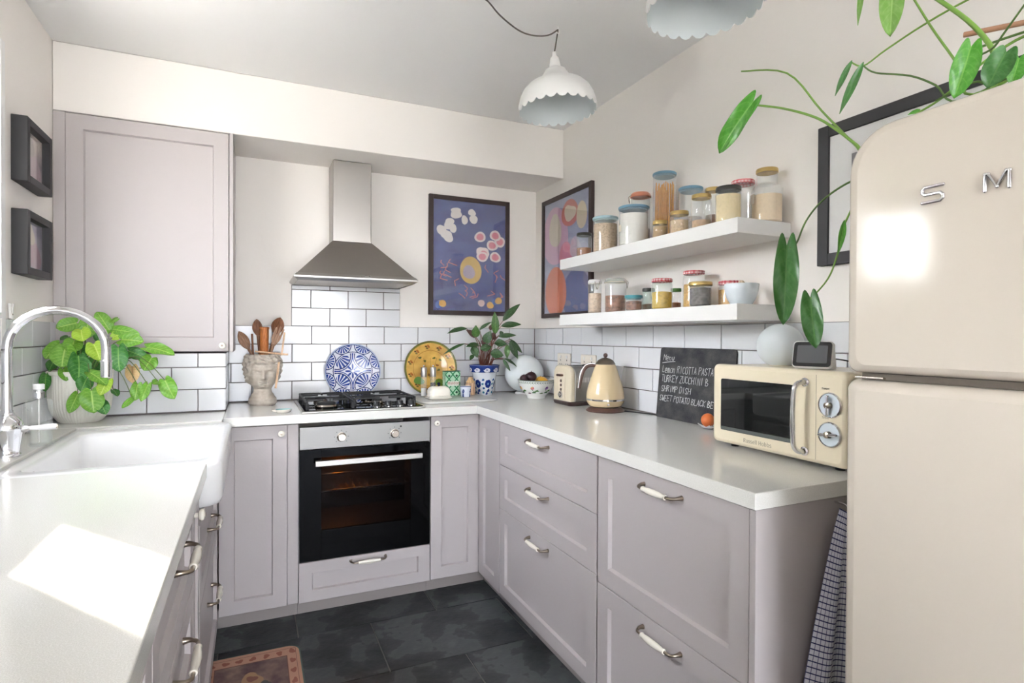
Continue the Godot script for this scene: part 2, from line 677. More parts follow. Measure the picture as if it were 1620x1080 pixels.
func tiles() -> void:
	var back := get_node("wall_back")
	var right := get_node("wall_right")
	var left := get_node("wall_left")
	var pier := get_node("wall_pier")
	var ys := [0.929, 1.0275, 1.1265, 1.2245, 1.3215, 1.419, 1.5165, 1.54]
	var g := 0.0018
	var cache := {}
	# one tile spanning a..b along the wall
	var tile := func(par: Node, a: float, b: float, y0: float, y1: float, side: String) -> void:
		var w := snappedf(b - a - 2 * g, 0.0005)
		var h := snappedf(y1 - y0 - 2 * g, 0.0005)
		if w < 0.004 or h < 0.004:
			return
		var key := "%s %.4f %.4f" % [side, w, h]
		if not cache.has(key):
			var s := Vector3(w, h, 0.008) if side == "z" else Vector3(0.008, h, w)
			cache[key] = MB.new().box(-s / 2, s / 2, 0.0016).mesh()
		var o := put(par, "tile", cache[key], mats.tile)
		var m := (a + b) / 2
		o.position = Vector3(m, (y0 + y1) / 2, 0) if side == "z" else Vector3(0, (y0 + y1) / 2, m)
		if par == back: o.position.z = ZB + 0.006
		elif par == pier: o.position.z = -2.909
		elif par == right: o.position.x = XR - 0.006
		else: o.position.x = XL + 0.006
		o.rotation = Vector3(rng.randf_range(-1, 1) * 0.002, rng.randf_range(-1, 1) * 0.002, 0) if side == "z" else Vector3(0, rng.randf_range(-1, 1) * 0.002, rng.randf_range(-1, 1) * 0.002)
	var row := func(par: Node, lo: float, hi: float, off: float, pitch: float, y0: float, y1: float, side: String) -> void:
		var a := lo
		var k := ceilf((lo - off) / pitch + 0.02)
		while a < hi - 0.003:
			var b := minf(off + k * pitch, hi)
			if hi - b < 0.03:
				b = hi
			tile.call(par, a, b, y0, y1, side)
			a = b
			k += 1
	for i in 4:
		row.call(back, -0.112, XR - 0.01, 0.2894 if i % 2 == 1 else 0.1908, 0.1953, ys[i], ys[i + 1], "z")
		row.call(right, ZB + 0.01, -0.2, -3.0923 if i % 2 == 1 else -3.1946, 0.2045, ys[i], ys[i + 1], "x")
		row.call(left, -2.905, -2.387, -2.8397 if i % 2 == 1 else -2.7336, 0.2045, ys[i], ys[i + 1], "x")
		row.call(left, -2.343, 0.3, -2.8397 if i % 2 == 1 else -2.7336, 0.2045, ys[i], ys[i + 1] if i < 3 else 1.3195, "x")
	for i in [4, 5, 6]:
		row.call(back, 0.188, 0.77, 0.3839 if i % 2 == 0 else 0.2855, 0.195, ys[i], ys[i + 1], "z")
	for i in 3:
		row.call(pier, XL + 0.01, -0.112, -0.2229 if i % 2 == 0 else -0.3252, 0.1955, ys[i], minf(ys[i + 1], 1.19), "z")
		# narrow return of the pier towards the back wall
	put(back, "grout", MB.new().box(Vector3(-0.12, 0.885, ZB - 0.01), Vector3(XR, 1.3215, ZB + 0.004)).box(Vector3(0.188, 1.3215, ZB - 0.01), Vector3(0.77, 1.54, ZB + 0.004)), mats.grout)
	put(right, "grout", MB.new().box(Vector3(XR - 0.004, 0.885, ZB), Vector3(XR + 0.01, 1.3215, -0.2)), mats.grout)
	put(left, "grout", MB.new().box(Vector3(XL - 0.01, 0.885, -2.91), Vector3(XL + 0.004, 1.3195, 0.3)), mats.grout)
	for i in 3:
		var y1 := minf(ys[i + 1], 1.19)
		put(pier, "tile", MB.new().box(Vector3(-0.119, ys[i] + g, -2.912), Vector3(-0.111, y1 - g, -3.06), 0.0016), mats.tile)
		put(pier, "tile", MB.new().box(Vector3(-0.119, ys[i] + g, -3.064), Vector3(-0.111, y1 - g, ZB + 0.012), 0.0016), mats.tile)

func slate_floor() -> void:
	var fl := get_node("floor")
	var ms := []
	for i in 5:
		var m := mat(Color.WHITE, 0.5)
		var d := 4.0 * (i - 2)
		m.albedo_texture = noise_tex(0.006, ramp([[0.0, col(34 + d, 37 + d, 38 + d)], [0.4, col(50 + d, 54 + d, 55 + d)], [0.52, col(60 + d, 64 + d, 65 + d)], [0.55, col(78 + d, 83 + d, 83 + d)], [0.75, col(74 + d, 78 + d, 79 + d)], [1.0, col(92 + d, 96 + d, 96 + d)]]), 512, FastNoiseLite.TYPE_SIMPLEX_SMOOTH, 20 + i, 5)
		m.normal_enabled = true
		m.normal_texture = noise_tex(0.02, null, 512, FastNoiseLite.TYPE_SIMPLEX_SMOOTH, 40 + i, 5, true, 4.0)
		m.normal_scale = 0.35
		tri_map(m, 1.1, false)
		ms.append(m)
	var w := 0.603
	var d := 0.4
	var r := 0
	var z := -3.15
	while z < 2.3:
		var x0 := 0.176 if r % 2 == 1 else 0.477
		for k in range(-2, 3):
			var a := maxf(x0 + k * w, XL + 0.002)
			var b := minf(x0 + (k + 1) * w, XR - 0.002)
			var za := maxf(z - d / 2, ZB + 0.002)
			var zb := minf(z + d / 2, ZR - 0.002)
			if b - a < 0.02 or zb - za < 0.02:
				continue
			var c := Vector3((a + b) / 2, rng.randf_range(-0.0012, 0.0), (za + zb) / 2)
			var e := Vector3((b - a) / 2 - 0.002, 0, (zb - za) / 2 - 0.002)
			var o := put(fl, "floor_tile", MB.new().box(Vector3(-e.x, -0.005, -e.z), Vector3(e.x, 0, e.z), 0.0015), ms[(r * 3 + k * 2 + 7) % 5])
			o.position = c
		z += d
		r += 1

# ---------------------------------------------------------------- fitted units
# a shaker front: bevelled frame with a recessed panel; local +z faces the room
func front(par: Node3D, called: String, w: float, h: float, at: Vector3, turn: float, stile := 0.057, rail := 0.057) -> MeshInstance3D:
	var rect := func(ix: float, iy: float, z: float) -> Array:
		var x := w / 2 - ix
		var y := h / 2 - iy
		return [Vector3(-x, -y, z), Vector3(x, -y, z), Vector3(x, y, z), Vector3(-x, y, z)]
	var m := MB.new()
	m.loft([rect.call(0, 0, -0.019), rect.call(0, 0, -0.0015), rect.call(0.0015, 0.0015, 0.0), rect.call(stile, rail, 0.0), rect.call(stile + 0.005, rail + 0.005, -0.012)], false, false, false)
	var o := put(par, called, m, mats.unit)
	o.position = at
	o.rotation.y = turn
	put(o, "panel", MB.new().box(Vector3(-w / 2 + stile - 0.01, -h / 2 + rail - 0.01, -0.019), Vector3(w / 2 - stile + 0.01, h / 2 - rail + 0.01, -0.012)), mats.unit)
	return o

func add_knob(door: Node3D, at: Vector2) -> void:
	var m := MB.new()
	m.xf = Transform3D(Basis(Vector3.RIGHT, PI / 2), Vector3(at.x, at.y, 0))
	m.lathe([Vector2(0, 0), Vector2(0.006, 0), Vector2(0.006, 0.008), Vector2(0.012, 0.011), Vector2(0.0145, 0.016), Vector2(0.013, 0.021), Vector2(0.006, 0.024), Vector2(0, 0.0245)], 20)
	put(door, "knob", m, mats.cream_ceramic, "small cream ceramic knob")
	var s := MB.new()
	s.xf = Transform3D(Basis(Vector3.RIGHT, PI / 2), Vector3(at.x, at.y, 0.0235))
	s.lathe([Vector2(0.0045, 0), Vector2(0.004, 0.002), Vector2(0, 0.0025)], 12)
	put(door, "knob_screw", s, mats.pewter)

var grip_mesh: ArrayMesh
var bow_mesh: ArrayMesh
func add_handle(door: Node3D, at: Vector2) -> void:
	if not bow_mesh:
		var m := MB.new()
		var bow := spline([Vector3(-0.08, 0, 0), Vector3(-0.08, 0, 0.014), Vector3(-0.072, -0.002, 0.027), Vector3(-0.052, -0.003, 0.03), Vector3(0.052, -0.003, 0.03), Vector3(0.072, -0.002, 0.027), Vector3(0.08, 0, 0.014), Vector3(0.08, 0, 0)], 5)
		var br := []
		for p in bow:
			br.append(0.0042 if p.z > 0.02 else lerpf(0.0075, 0.0042, p.z / 0.02))
		m.tube(bow, br, 10)
		bow_mesh = m.mesh()
		var g := MB.new()
		g.tube([Vector3(-0.05, -0.003, 0.03), Vector3(-0.047, -0.003, 0.03), Vector3(-0.045, -0.003, 0.03), Vector3(-0.036, -0.003, 0.03), Vector3(-0.02, -0.003, 0.0305), Vector3(0, -0.003, 0.031), Vector3(0.02, -0.003, 0.0305), Vector3(0.036, -0.003, 0.03), Vector3(0.045, -0.003, 0.03), Vector3(0.047, -0.003, 0.03), Vector3(0.05, -0.003, 0.03)], [0.007, 0.0085, 0.0065, 0.0072, 0.009, 0.0098, 0.009, 0.0072, 0.0065, 0.0085, 0.007], 14)
		grip_mesh = g.mesh()
	var o := put(door, "handle", bow_mesh, mats.pewter, "pewter bow handle")
	o.position = Vector3(at.x, at.y, 0)
	var p := put(door, "handle_grip", grip_mesh, mats.cream_ceramic, "cream ceramic grip")
	p.position = Vector3(at.x, at.y, 0)

func carcass(par: Node3D, lo: Vector3, hi: Vector3) -> void:
	put(par, "body", MB.new().box(lo, hi, 0.001), mats.carcass)

const ZF := -2.69
const XFR := 1.04
const XFL := -0.13

func base_units_back() -> void:
	var t := thing("base_cabinet", "lilac grey base cabinet with one tall door, left of the oven", "cabinet")
	carcass(t, Vector3(-0.13, 0.08, ZB + 0.02), Vector3(0.184, 0.884, ZF - 0.0205))
	var d := front(t, "door", 0.268, 0.798, Vector3(0.004, 0.479, ZF), 0)
	add_knob(d, Vector2(0.11, 0.363))
	put(t, "filler_strip", MB.new().box(Vector3(0.1405, 0.08, ZF - 0.02), Vector3(0.1845, 0.878, ZF - 0.006), 0.001), mats.unit)
	put(t, "plinth", MB.new().box(Vector3(-0.17, 0.0, ZF - 0.09), Vector3(0.186, 0.08, ZF - 0.074)), mats.plinth)

	t = thing("oven_housing", "low lilac grey drawer front under the built-in oven", "cabinet")
	put(t, "body", MB.new().box(Vector3(0.1865, 0.08, ZB + 0.02), Vector3(0.1885, 0.884, ZF - 0.02)).box(Vector3(0.786, 0.08, ZB + 0.02), Vector3(0.7885, 0.884, ZF - 0.02)).box(Vector3(0.1885, 0.08, ZB + 0.02), Vector3(0.786, 0.25, ZF - 0.0205)), mats.carcass)
	d = front(t, "drawer", 0.6, 0.178, Vector3(0.487, 0.167, ZF), 0, 0.057, 0.05)
	add_handle(d, Vector2(0.005, 0.068))
	put(t, "plinth", MB.new().box(Vector3(0.187, 0.0, ZF - 0.09), Vector3(0.79, 0.08, ZF - 0.074)), mats.plinth)

	t = thing("base_cabinet", "narrow lilac grey base cabinet with one door, between oven and corner", "cabinet")
	carcass(t, Vector3(0.79, 0.08, ZB + 0.02), Vector3(1.06, 0.884, ZF - 0.0205))
	d = front(t, "door", 0.249, 0.798, Vector3(0.9155, 0.479, ZF), 0, 0.054)
	add_knob(d, Vector2(-0.0985, 0.368))
	put(t, "plinth", MB.new().box(Vector3(0.791, 0.0, ZF - 0.09), Vector3(1.099, 0.08, ZF - 0.074)), mats.plinth)

func base_units_right() -> void:
	var q := -PI / 2
	var xb := XFR + 0.0205
	var t := thing("corner_cabinet", "slim lilac grey corner panel front beside the three drawers", "cabinet")
	carcass(t, Vector3(xb, 0.08, -2.708), Vector3(XR - 0.02, 0.884, -2.425))
	front(t, "door", 0.264, 0.798, Vector3(XFR, 0.479, -2.557), q, 0.06)
	put(t, "plinth", MB.new().box(Vector3(1.1, 0, -2.76), Vector3(1.116, 0.08, -2.425)), mats.plinth)

	t = thing("drawer_unit", "wide lilac grey unit with two shallow drawers over one deep drawer", "cabinet")
	carcass(t, Vector3(xb, 0.08, -2.42), Vector3(XR - 0.02, 0.884, -1.6))
	for a in [[0.6825, 0.878], [0.4815, 0.6795], [0.085, 0.4785]]:
		var d := front(t, "drawer", 0.814, a[1] - a[0], Vector3(XFR, (a[0] + a[1]) / 2, -2.012), q, 0.058, 0.055)
		add_handle(d, Vector2(-0.01, (a[1] - a[0]) / 2 - 0.034))
	put(t, "plinth", MB.new().box(Vector3(1.1, 0, -2.424), Vector3(1.116, 0.08, -1.6)), mats.plinth)

	t = thing("drawer_unit", "lilac grey unit with two equally deep drawers at the worktop end", "cabinet")
	carcass(t, Vector3(xb, 0.08, -1.598), Vector3(XR - 0.02, 0.884, -0.963))
	for a in [[0.4635, 0.878], [0.085, 0.4605]]:
		var d := front(t, "drawer", 0.632, a[1] - a[0], Vector3(XFR, (a[0] + a[1]) / 2, -1.28), q, 0.06, 0.06)
		add_handle(d, Vector2(0.008, (a[1] - a[0]) / 2 - 0.035))
	put(t, "plinth", MB.new().box(Vector3(1.1, 0, -1.598), Vector3(1.116, 0.08, -0.963)), mats.plinth)

	t = thing("end_panel", "plain lilac grey end panel closing the right run of drawers", "panel")
	put(t, "board", MB.new().box(Vector3(XFR - 0.003, 0.0, -0.961), Vector3(XR - 0.002, 0.884, -0.943), 0.0012), mats.unit)

func base_units_left() -> void:
	var q := PI / 2
	var xb := XFL - 0.0205
	var x0 := XL + 0.02
	var t := thing("sink_unit", "lilac grey unit with two drawers below the white sink", "cabinet")
	put(t, "body", MB.new().box(Vector3(x0, 0.08, -2.62), Vector3(xb, 0.69, -1.735), 0.001), mats.carcass)
	for a in [[0.52, 0.755], [0.085, 0.517]]:
		var d := front(t, "drawer", 0.85, a[1] - a[0], Vector3(XFL, (a[0] + a[1]) / 2, -2.175), q, 0.057, 0.055)
		add_handle(d, Vector2(-0.06, (a[1] - a[0]) / 2 - 0.1))
	put(t, "plinth", MB.new().box(Vector3(-0.2, 0, -2.763), Vector3(-0.185, 0.08, -1.735)), mats.plinth)
	t = thing("base_cabinet", "narrow lilac grey door with cream knob beside the sink apron", "cabinet")
	carcass(t, Vector3(x0, 0.08, -1.733), Vector3(xb, 0.884, -1.56))
	var d := front(t, "door", 0.167, 0.798, Vector3(XFL, 0.479, -1.647), q, 0.045)
	add_knob(d, Vector2(-0.055, 0.35))
	put(t, "plinth", MB.new().box(Vector3(-0.2, 0, -1.733), Vector3(-0.185, 0.08, -1.56)), mats.plinth)
	t = thing("drawer_unit", "lilac grey drawer unit below the sunlit left worktop", "cabinet")
	carcass(t, Vector3(x0, 0.08, -1.558), Vector3(xb, 0.884, -0.95))
	for a in [[0.6825, 0.878], [0.4815, 0.6795], [0.085, 0.4785]]:
		d = front(t, "drawer", 0.604, a[1] - a[0], Vector3(XFL, (a[0] + a[1]) / 2, -1.254), q, 0.058, 0.055)
		add_handle(d, Vector2(0, (a[1] - a[0]) / 2 - 0.034))
	put(t, "plinth", MB.new().box(Vector3(-0.2, 0, -1.558), Vector3(-0.185, 0.08, -0.95)), mats.plinth)
	t = thing("base_cabinet", "lilac grey cabinet with plain door at the near end, left side", "cabinet")
	carcass(t, Vector3(x0, 0.08, -0.948), Vector3(xb, 0.884, 0.3))
	front(t, "door", 0.6, 0.798, Vector3(XFL, 0.479, -0.645), q)
	front(t, "door", 0.6, 0.798, Vector3(XFL, 0.479, -0.04), q)
	put(t, "plinth", MB.new().box(Vector3(-0.2, 0, -0.948), Vector3(-0.185, 0.08, 0.3)), mats.plinth)

func worktops() -> void:
	var t := thing("worktop", "white speckled quartz worktop running round three sides of the kitchen", "worktop")
	var y0 := 0.885
	var r := 0.003
	put(t, "slab", MB.new().box(Vector3(1.018, y0, ZB + 0.002), Vector3(XR - 0.002, YW, -0.928), r), mats.quartz)
	put(t, "slab", MB.new().box(Vector3(-0.112, y0, ZB + 0.002), Vector3(1.0185, YW, -2.652), r), mats.quartz)
	put(t, "slab", MB.new().box(Vector3(XL + 0.002, y0, -2.9), Vector3(-0.1115, YW, -2.592), r), mats.quartz)
	put(t, "slab", MB.new().box(Vector3(XL + 0.002, y0, -2.5925), Vector3(-0.594, YW, -1.7455), r), mats.quartz)
	put(t, "slab", MB.new().box(Vector3(XL + 0.002, y0, -1.746), Vector3(-0.113, YW, 0.32), r), mats.quartz)

func ring_xz(x0: float, z0: float, x1: float, z1: float, r: Array, y: float, seg := 5) -> Array:
	var out := []
	for p in rr(x0, z0, x1, z1, r, seg):
		out.append(Vector3(p.x, y, p.y))
	return out

func sink_and_tap() -> void:
	var t := thing("belfast_sink", "white glazed ceramic apron sink set into the left worktop", "sink")
	var o := [0.006, 0.05, 0.05, 0.006]
	var x0 := -0.592
	var x1 := -0.076
	var z0 := -2.59
	var z1 := -1.748
	var rings := []
	rings.append(ring_xz(x0, z0, x1, z1, o, 0.82))
	rings.append(ring_xz(x0, z0, x1, z1, o, 0.908))
	rings.append(ring_xz(x0 + 0.002, z0 + 0.002, x1 - 0.003, z1 - 0.002, o, 0.916))
	rings.append(ring_xz(x0 + 0.006, z0 + 0.006, x1 - 0.01, z1 - 0.008, o, 0.9195))
	var i := [0.05, 0.05, 0.05, 0.05]
	rings.append(ring_xz(-0.556, -2.468, -0.112, -1.832, i, 0.9195))
	rings.append(ring_xz(-0.551, -2.463, -0.117, -1.837, i, 0.9165))
	rings.append(ring_xz(-0.547, -2.459, -0.121, -1.841, i, 0.905))
	rings.append(ring_xz(-0.54, -2.452, -0.13, -1.848, i, 0.785))
	rings.append(ring_xz(-0.52, -2.43, -0.15, -1.87, i, 0.766))
	var low := []
	low.append(ring_xz(-0.58, -2.56, -0.165, -1.77, o, 0.758))
	low.append(ring_xz(-0.58, -2.56, -0.165, -1.77, o, 0.794))
	low.append(ring_xz(x0 + 0.02, z0 + 0.02, x1 - 0.03, z1 - 0.02, o, 0.796))
	low.append(ring_xz(x0 + 0.006, z0 + 0.006, x1 - 0.006, z1 - 0.006, o, 0.804))
	put(t, "basin", MB.new().loft(low + rings, true, true), mats.ceramic)
	var w := MB.new()
	w.lathe([Vector2(0.042, 0), Vector2(0.042, 0.003), Vector2(0.03, 0.004), Vector2(0.026, 0.001), Vector2(0, 0.001)], 24)
	var wo := put(t, "drain", w, mats.chrome, "chrome drain")
	wo.position = Vector3(-0.335, 0.767, -2.15)
	var ov := moved(Vector3(-0.5435, 0.885, -1.95), Vector3(0, 0, -PI / 2))
	ov.lathe([Vector2(0.013, 0), Vector2(0.013, 0.002), Vector2(0.009, 0.003), Vector2(0.008, 0.001), Vector2(0, 0.001)], 18)
	put(t, "overflow", ov, mats.nickel, "small round metal overflow")

	t = thing("kitchen_tap", "tall chrome swan-neck tap with a white lever beside the sink", "tap", Vector3(-0.632, YW, -2.058))
	var b := MB.new()
	b.lathe([Vector2(0.031, 0), Vector2(0.031, 0.006), Vector2(0.0275, 0.009), Vector2(0.0265, 0.012), Vector2(0.033, 0.06), Vector2(0.0365, 0.075), Vector2(0.0365, 0.084), Vector2(0.034, 0.097), Vector2(0.026, 0.109), Vector2(0.017, 0.116), Vector2(0.017, 0.121), Vector2(0.0145, 0.123), Vector2(0.0145, 0.131), Vector2(0, 0.131)], 32)
	put(t, "body", b, mats.chrome)
	var pts := [Vector3(0, 0.125, 0), Vector3(0, 0.22, 0), Vector3(0.0, 0.305, 0.0)]
	for k in 15:
		var a := PI - PI * k / 14.0
		pts.append(Vector3(0.1165 + 0.1165 * cos(a), 0.305 + 0.112 * sin(a), 0))
	pts.append(Vector3(0.233, 0.262, 0))
	var sp := MB.new().tube(pts, 0.0128, 18)
	put(t, "spout", sp, mats.chrome)
	var nz := moved(Vector3(0.233, 0.218, 0))
	nz.lathe([Vector2(0.0, 0.0), Vector2(0.0115, 0.0), Vector2(0.0145, 0.002), Vector2(0.0145, 0.046), Vector2(0.0162, 0.047), Vector2(0.0162, 0.051), Vector2(0.0128, 0.052)], 20)
	put(t, "nozzle", nz, mats.chrome)
	var hb := MB.new().tube([Vector3(0.028, 0.075, 0), Vector3(0.042, 0.077, 0), Vector3(0.05, 0.0775, 0)], [0.0105, 0.0095, 0.006], 14)
	put(t, "lever_joint", hb, mats.chrome)
	var lv := MB.new().tube([Vector3(0.05, 0.0775, 0), Vector3(0.054, 0.0775, 0), Vector3(0.08, 0.078, 0), Vector3(0.105, 0.079, 0), Vector3(0.113, 0.079, 0)], [0.005, 0.0065, 0.0075, 0.009, 0.0085], 14)
	put(t, "lever", lv, mats.ceramic, "white ceramic lever")
	put(t, "lever_cap", MB.new().tube([Vector3(0.113, 0.079, 0), Vector3(0.117, 0.079, 0)], [0.006, 0.005], 12), mats.nickel)

func oven() -> void:
	var t := thing("built_in_oven", "built-in stainless steel oven with a black glass door", "oven")
	var x0 := 0.1895
	var x1 := 0.7855
	put(t, "control_panel", MB.new().box(Vector3(x0, 0.762, ZF - 0.02), Vector3(x1, 0.862, ZF + 0.004), 0.0015), mats.oven_steel)
	for kx in [0.3688, 0.6122]:
		var k := moved(Vector3(kx, 0.81, ZF + 0.004), Vector3(PI / 2, 0, 0))
		k.lathe([Vector2(0.021, 0), Vector2(0.021, 0.003), Vector2(0.0175, 0.004), Vector2(0.0165, 0.022), Vector2(0.015, 0.0235), Vector2(0, 0.0235)], 28)
		put(t, "control_knob", k, mats.nickel)
		var mk := MB.new()
		for j in 7:
			var a := -2.3 + 4.6 * j / 6.0
			mk.box(Vector3(kx + sin(a) * 0.03 - 0.002, 0.81 + cos(a) * 0.03 - 0.0015, ZF + 0.004), Vector3(kx + sin(a) * 0.03 + 0.002, 0.81 + cos(a) * 0.03 + 0.0015, ZF + 0.0045))
		put(t, "dial_marks", mk, mats.iron)
	put(t, "indicator_light", moved(Vector3(0.642, 0.842, ZF + 0.004), Vector3(PI / 2, 0, 0)).lathe([Vector2(0.0045, 0), Vector2(0.0045, 0.001), Vector2(0, 0.0015)], 12), mats.black)
	# door: black glass frame round a window into the cavity
	var dz := ZF + 0.002
	var wx0 := 0.282
	var wx1 := 0.692
	var wy0 := 0.392
	var wy1 := 0.722
	var f := MB.new()
	f.box(Vector3(x0, 0.26, ZF - 0.018), Vector3(wx0, 0.757, dz), 0.001)
	f.box(Vector3(wx1, 0.26, ZF - 0.018), Vector3(x1, 0.757, dz), 0.001)
	f.box(Vector3(wx0, 0.26, ZF - 0.018), Vector3(wx1, wy0, dz), 0.001)
	f.box(Vector3(wx0, wy1, ZF - 0.018), Vector3(wx1, 0.757, dz), 0.001)
	var d := put(t, "door", f, mats.black_gloss)
	var pm := glass(col(6, 6, 7), 0.72, 0.0)
	pm.metallic_specular = 0.2
	put(d, "pane", MB.new().box(Vector3(wx0, wy0, dz - 0.006), Vector3(wx1, wy1, dz - 0.001)), pm)
	put(d, "handle", MB.new().box(Vector3(0.252, 0.69, dz + 0.03), Vector3(0.738, 0.716, dz + 0.046), 0.003), mats.steel_side)
	put(d, "handle_post", MB.new().box(Vector3(0.256, 0.695, dz), Vector3(0.272, 0.712, dz + 0.031), 0.001), mats.black)
	put(d, "handle_post", MB.new().box(Vector3(0.718, 0.695, dz), Vector3(0.734, 0.712, dz + 0.031), 0.001), mats.black)
	var c := MB.new()
	var zb := -3.12
	c.box(Vector3(0.2, 0.36, zb), Vector3(0.775, 0.75, zb + 0.01))
	c.box(Vector3(0.2, 0.36, zb), Vector3(0.21, 0.75, ZF - 0.02))
	c.box(Vector3(0.765, 0.36, zb), Vector3(0.775, 0.75, ZF - 0.02))
	c.box(Vector3(0.2, 0.36, zb), Vector3(0.775, 0.37, ZF - 0.02))
	c.box(Vector3(0.2, 0.74, zb), Vector3(0.775, 0.75, ZF - 0.02))
	put(t, "cavity", c, mat(col(40, 37, 34), 0.4))
	var rk := MB.new()
	rk.tube([Vector3(0.212, 0.555, -2.74), Vector3(0.763, 0.555, -2.74)], 0.004, 8)
	rk.tube([Vector3(0.212, 0.555, -3.08), Vector3(0.763, 0.555, -3.08)], 0.004, 8)
	for j in 18:
		var x := 0.225 + 0.525 * j / 17.0
		rk.tube([Vector3(x, 0.557, -2.74), Vector3(x, 0.557, -3.08)], 0.0018, 6)
	put(t, "oven_shelf", rk, mats.nickel)
	var lm := mat(col(255, 190, 110), 0.4)
	lm.emission_enabled = true
	lm.emission = Color(1.0, 0.5, 0.16)
	lm.emission_energy_multiplier = 3.0
	put(t, "oven_lamp", moved(Vector3(0.42, 0.69, -3.105), Vector3(PI / 2, 0, 0)).lathe([Vector2(0.022, 0), Vector2(0.02, 0.01), Vector2(0, 0.014)], 18), lm)
	var ol := OmniLight3D.new()
	ol.name = "oven_lamp_glow"
	ol.light_color = Color(1.0, 0.55, 0.2)
	ol.light_energy = 0.07
	ol.light_size = 0.02
	ol.omni_range = 3.0
	ol.omni_attenuation = 2.0
	ol.shadow_enabled = true
	ol.position = Vector3(0.42, 0.69, -3.075)
	add_child(ol)

func hob() -> void:
	var t := thing("gas_hob", "four burner gas hob with black cast iron grates on the back worktop", "hob")
	var x0 := 0.197
	var x1 := 0.762
	var z0 := -3.175
	var z1 := -2.675
	put(t, "tray", MB.new().box(Vector3(x0, YW, z0), Vector3(x1, YW + 0.008, z1), 0.003), mats.steel_side)
	put(t, "glass_plate", MB.new().box(Vector3(x0 + 0.012, YW + 0.008, z0 + 0.012), Vector3(x1 - 0.012, YW + 0.0105, z1 - 0.012), 0.001), mats.black_gloss)
	var y := YW + 0.0105
	for b in [[0.315, -2.8, 0.05], [0.315, -3.05, 0.034], [0.56, -3.06, 0.04], [0.565, -2.865, 0.028]]:
		var m := moved(Vector3(b[0], y, b[1]))
		var r: float = b[2]
		m.lathe([Vector2(r, 0), Vector2(r * 1.04, 0.006), Vector2(r * 0.96, 0.013), Vector2(r * 0.8, 0.0145)], 28)
		var bo := put(t, "burner", m, mats.nickel)
		var c := moved(Vector3(b[0], y, b[1]))
		c.lathe([Vector2(r * 0.86, 0.0145), Vector2(r * 0.86, 0.02), Vector2(r * 0.78, 0.0235), Vector2(0, 0.025)], 28)
		put(bo, "burner_cap", c, mats.iron)
	for k in 4:
		var kk := moved(Vector3(0.535 + 0.055 * k, y, -2.722 + 0.0 * k))
		kk.lathe([Vector2(0.0185, 0), Vector2(0.0185, 0.004), Vector2(0.0165, 0.005), Vector2(0.0155, 0.024), Vector2(0.014, 0.026), Vector2(0, 0.026)], 22)
		var ko := put(t, "control_knob", kk, mats.black)
		put(ko, "knob_ring", moved(Vector3(0.535 + 0.055 * k, y, -2.722)).lathe([Vector2(0.0195, 0.0), Vector2(0.0195, 0.0025), Vector2(0.0186, 0.003)], 22), mats.chrome)
	# grates: outer bar, feet and fingers reaching to each burner
	for g in [[0.218, 0.432], [0.438, 0.742]]:
		var m := MB.new()
		var a: float = g[0]
		var e: float = g[1]
		var zn := -2.715 if a < 0.4 else -2.79
		var zf := -3.15
		var h := y + 0.036
		m.box(Vector3(a, h - 0.01, zf), Vector3(e, h, zf + 0.01), 0.002)
		m.box(Vector3(a, h - 0.01, zf + 0.01), Vector3(a + 0.01, h, zn), 0.002)
		m.box(Vector3(e - 0.01, h - 0.01, zf + 0.01), Vector3(e, h, zn), 0.002)
		var xm := (a + e) / 2
		m.box(Vector3(a + 0.01, h - 0.008, -2.934), Vector3(e - 0.01, h, -2.926), 0.002)
		for bz in [-2.82, -3.05]:
			m.box(Vector3(a + 0.01, h - 0.009, bz - 0.004), Vector3(xm - 0.022, h + 0.002, bz + 0.004), 0.002)
			m.box(Vector3(xm + 0.022, h - 0.009, bz - 0.004), Vector3(e - 0.01, h + 0.002, bz + 0.004), 0.002)
		m.box(Vector3(xm - 0.004, h - 0.009, zf + 0.01), Vector3(xm + 0.004, h + 0.002, -3.075), 0.002)
		for fx in [a, e - 0.014]:
			for fz in [zf, zn - 0.03, -2.945]:
				m.box(Vector3(fx, y, fz), Vector3(fx + 0.014, h - 0.009, fz + 0.03), 0.002)
		# comb of ribs along the outer side
		for j in 6:
			var zz := -2.83 - j * 0.02
			var fx := e - 0.012 if a > 0.4 else a + 0.002
			m.box(Vector3(fx, y + 0.012, zz), Vector3(fx + 0.01, h - 0.009, zz + 0.007), 0.001)
		put(t, "pan_grate", m, mats.iron)

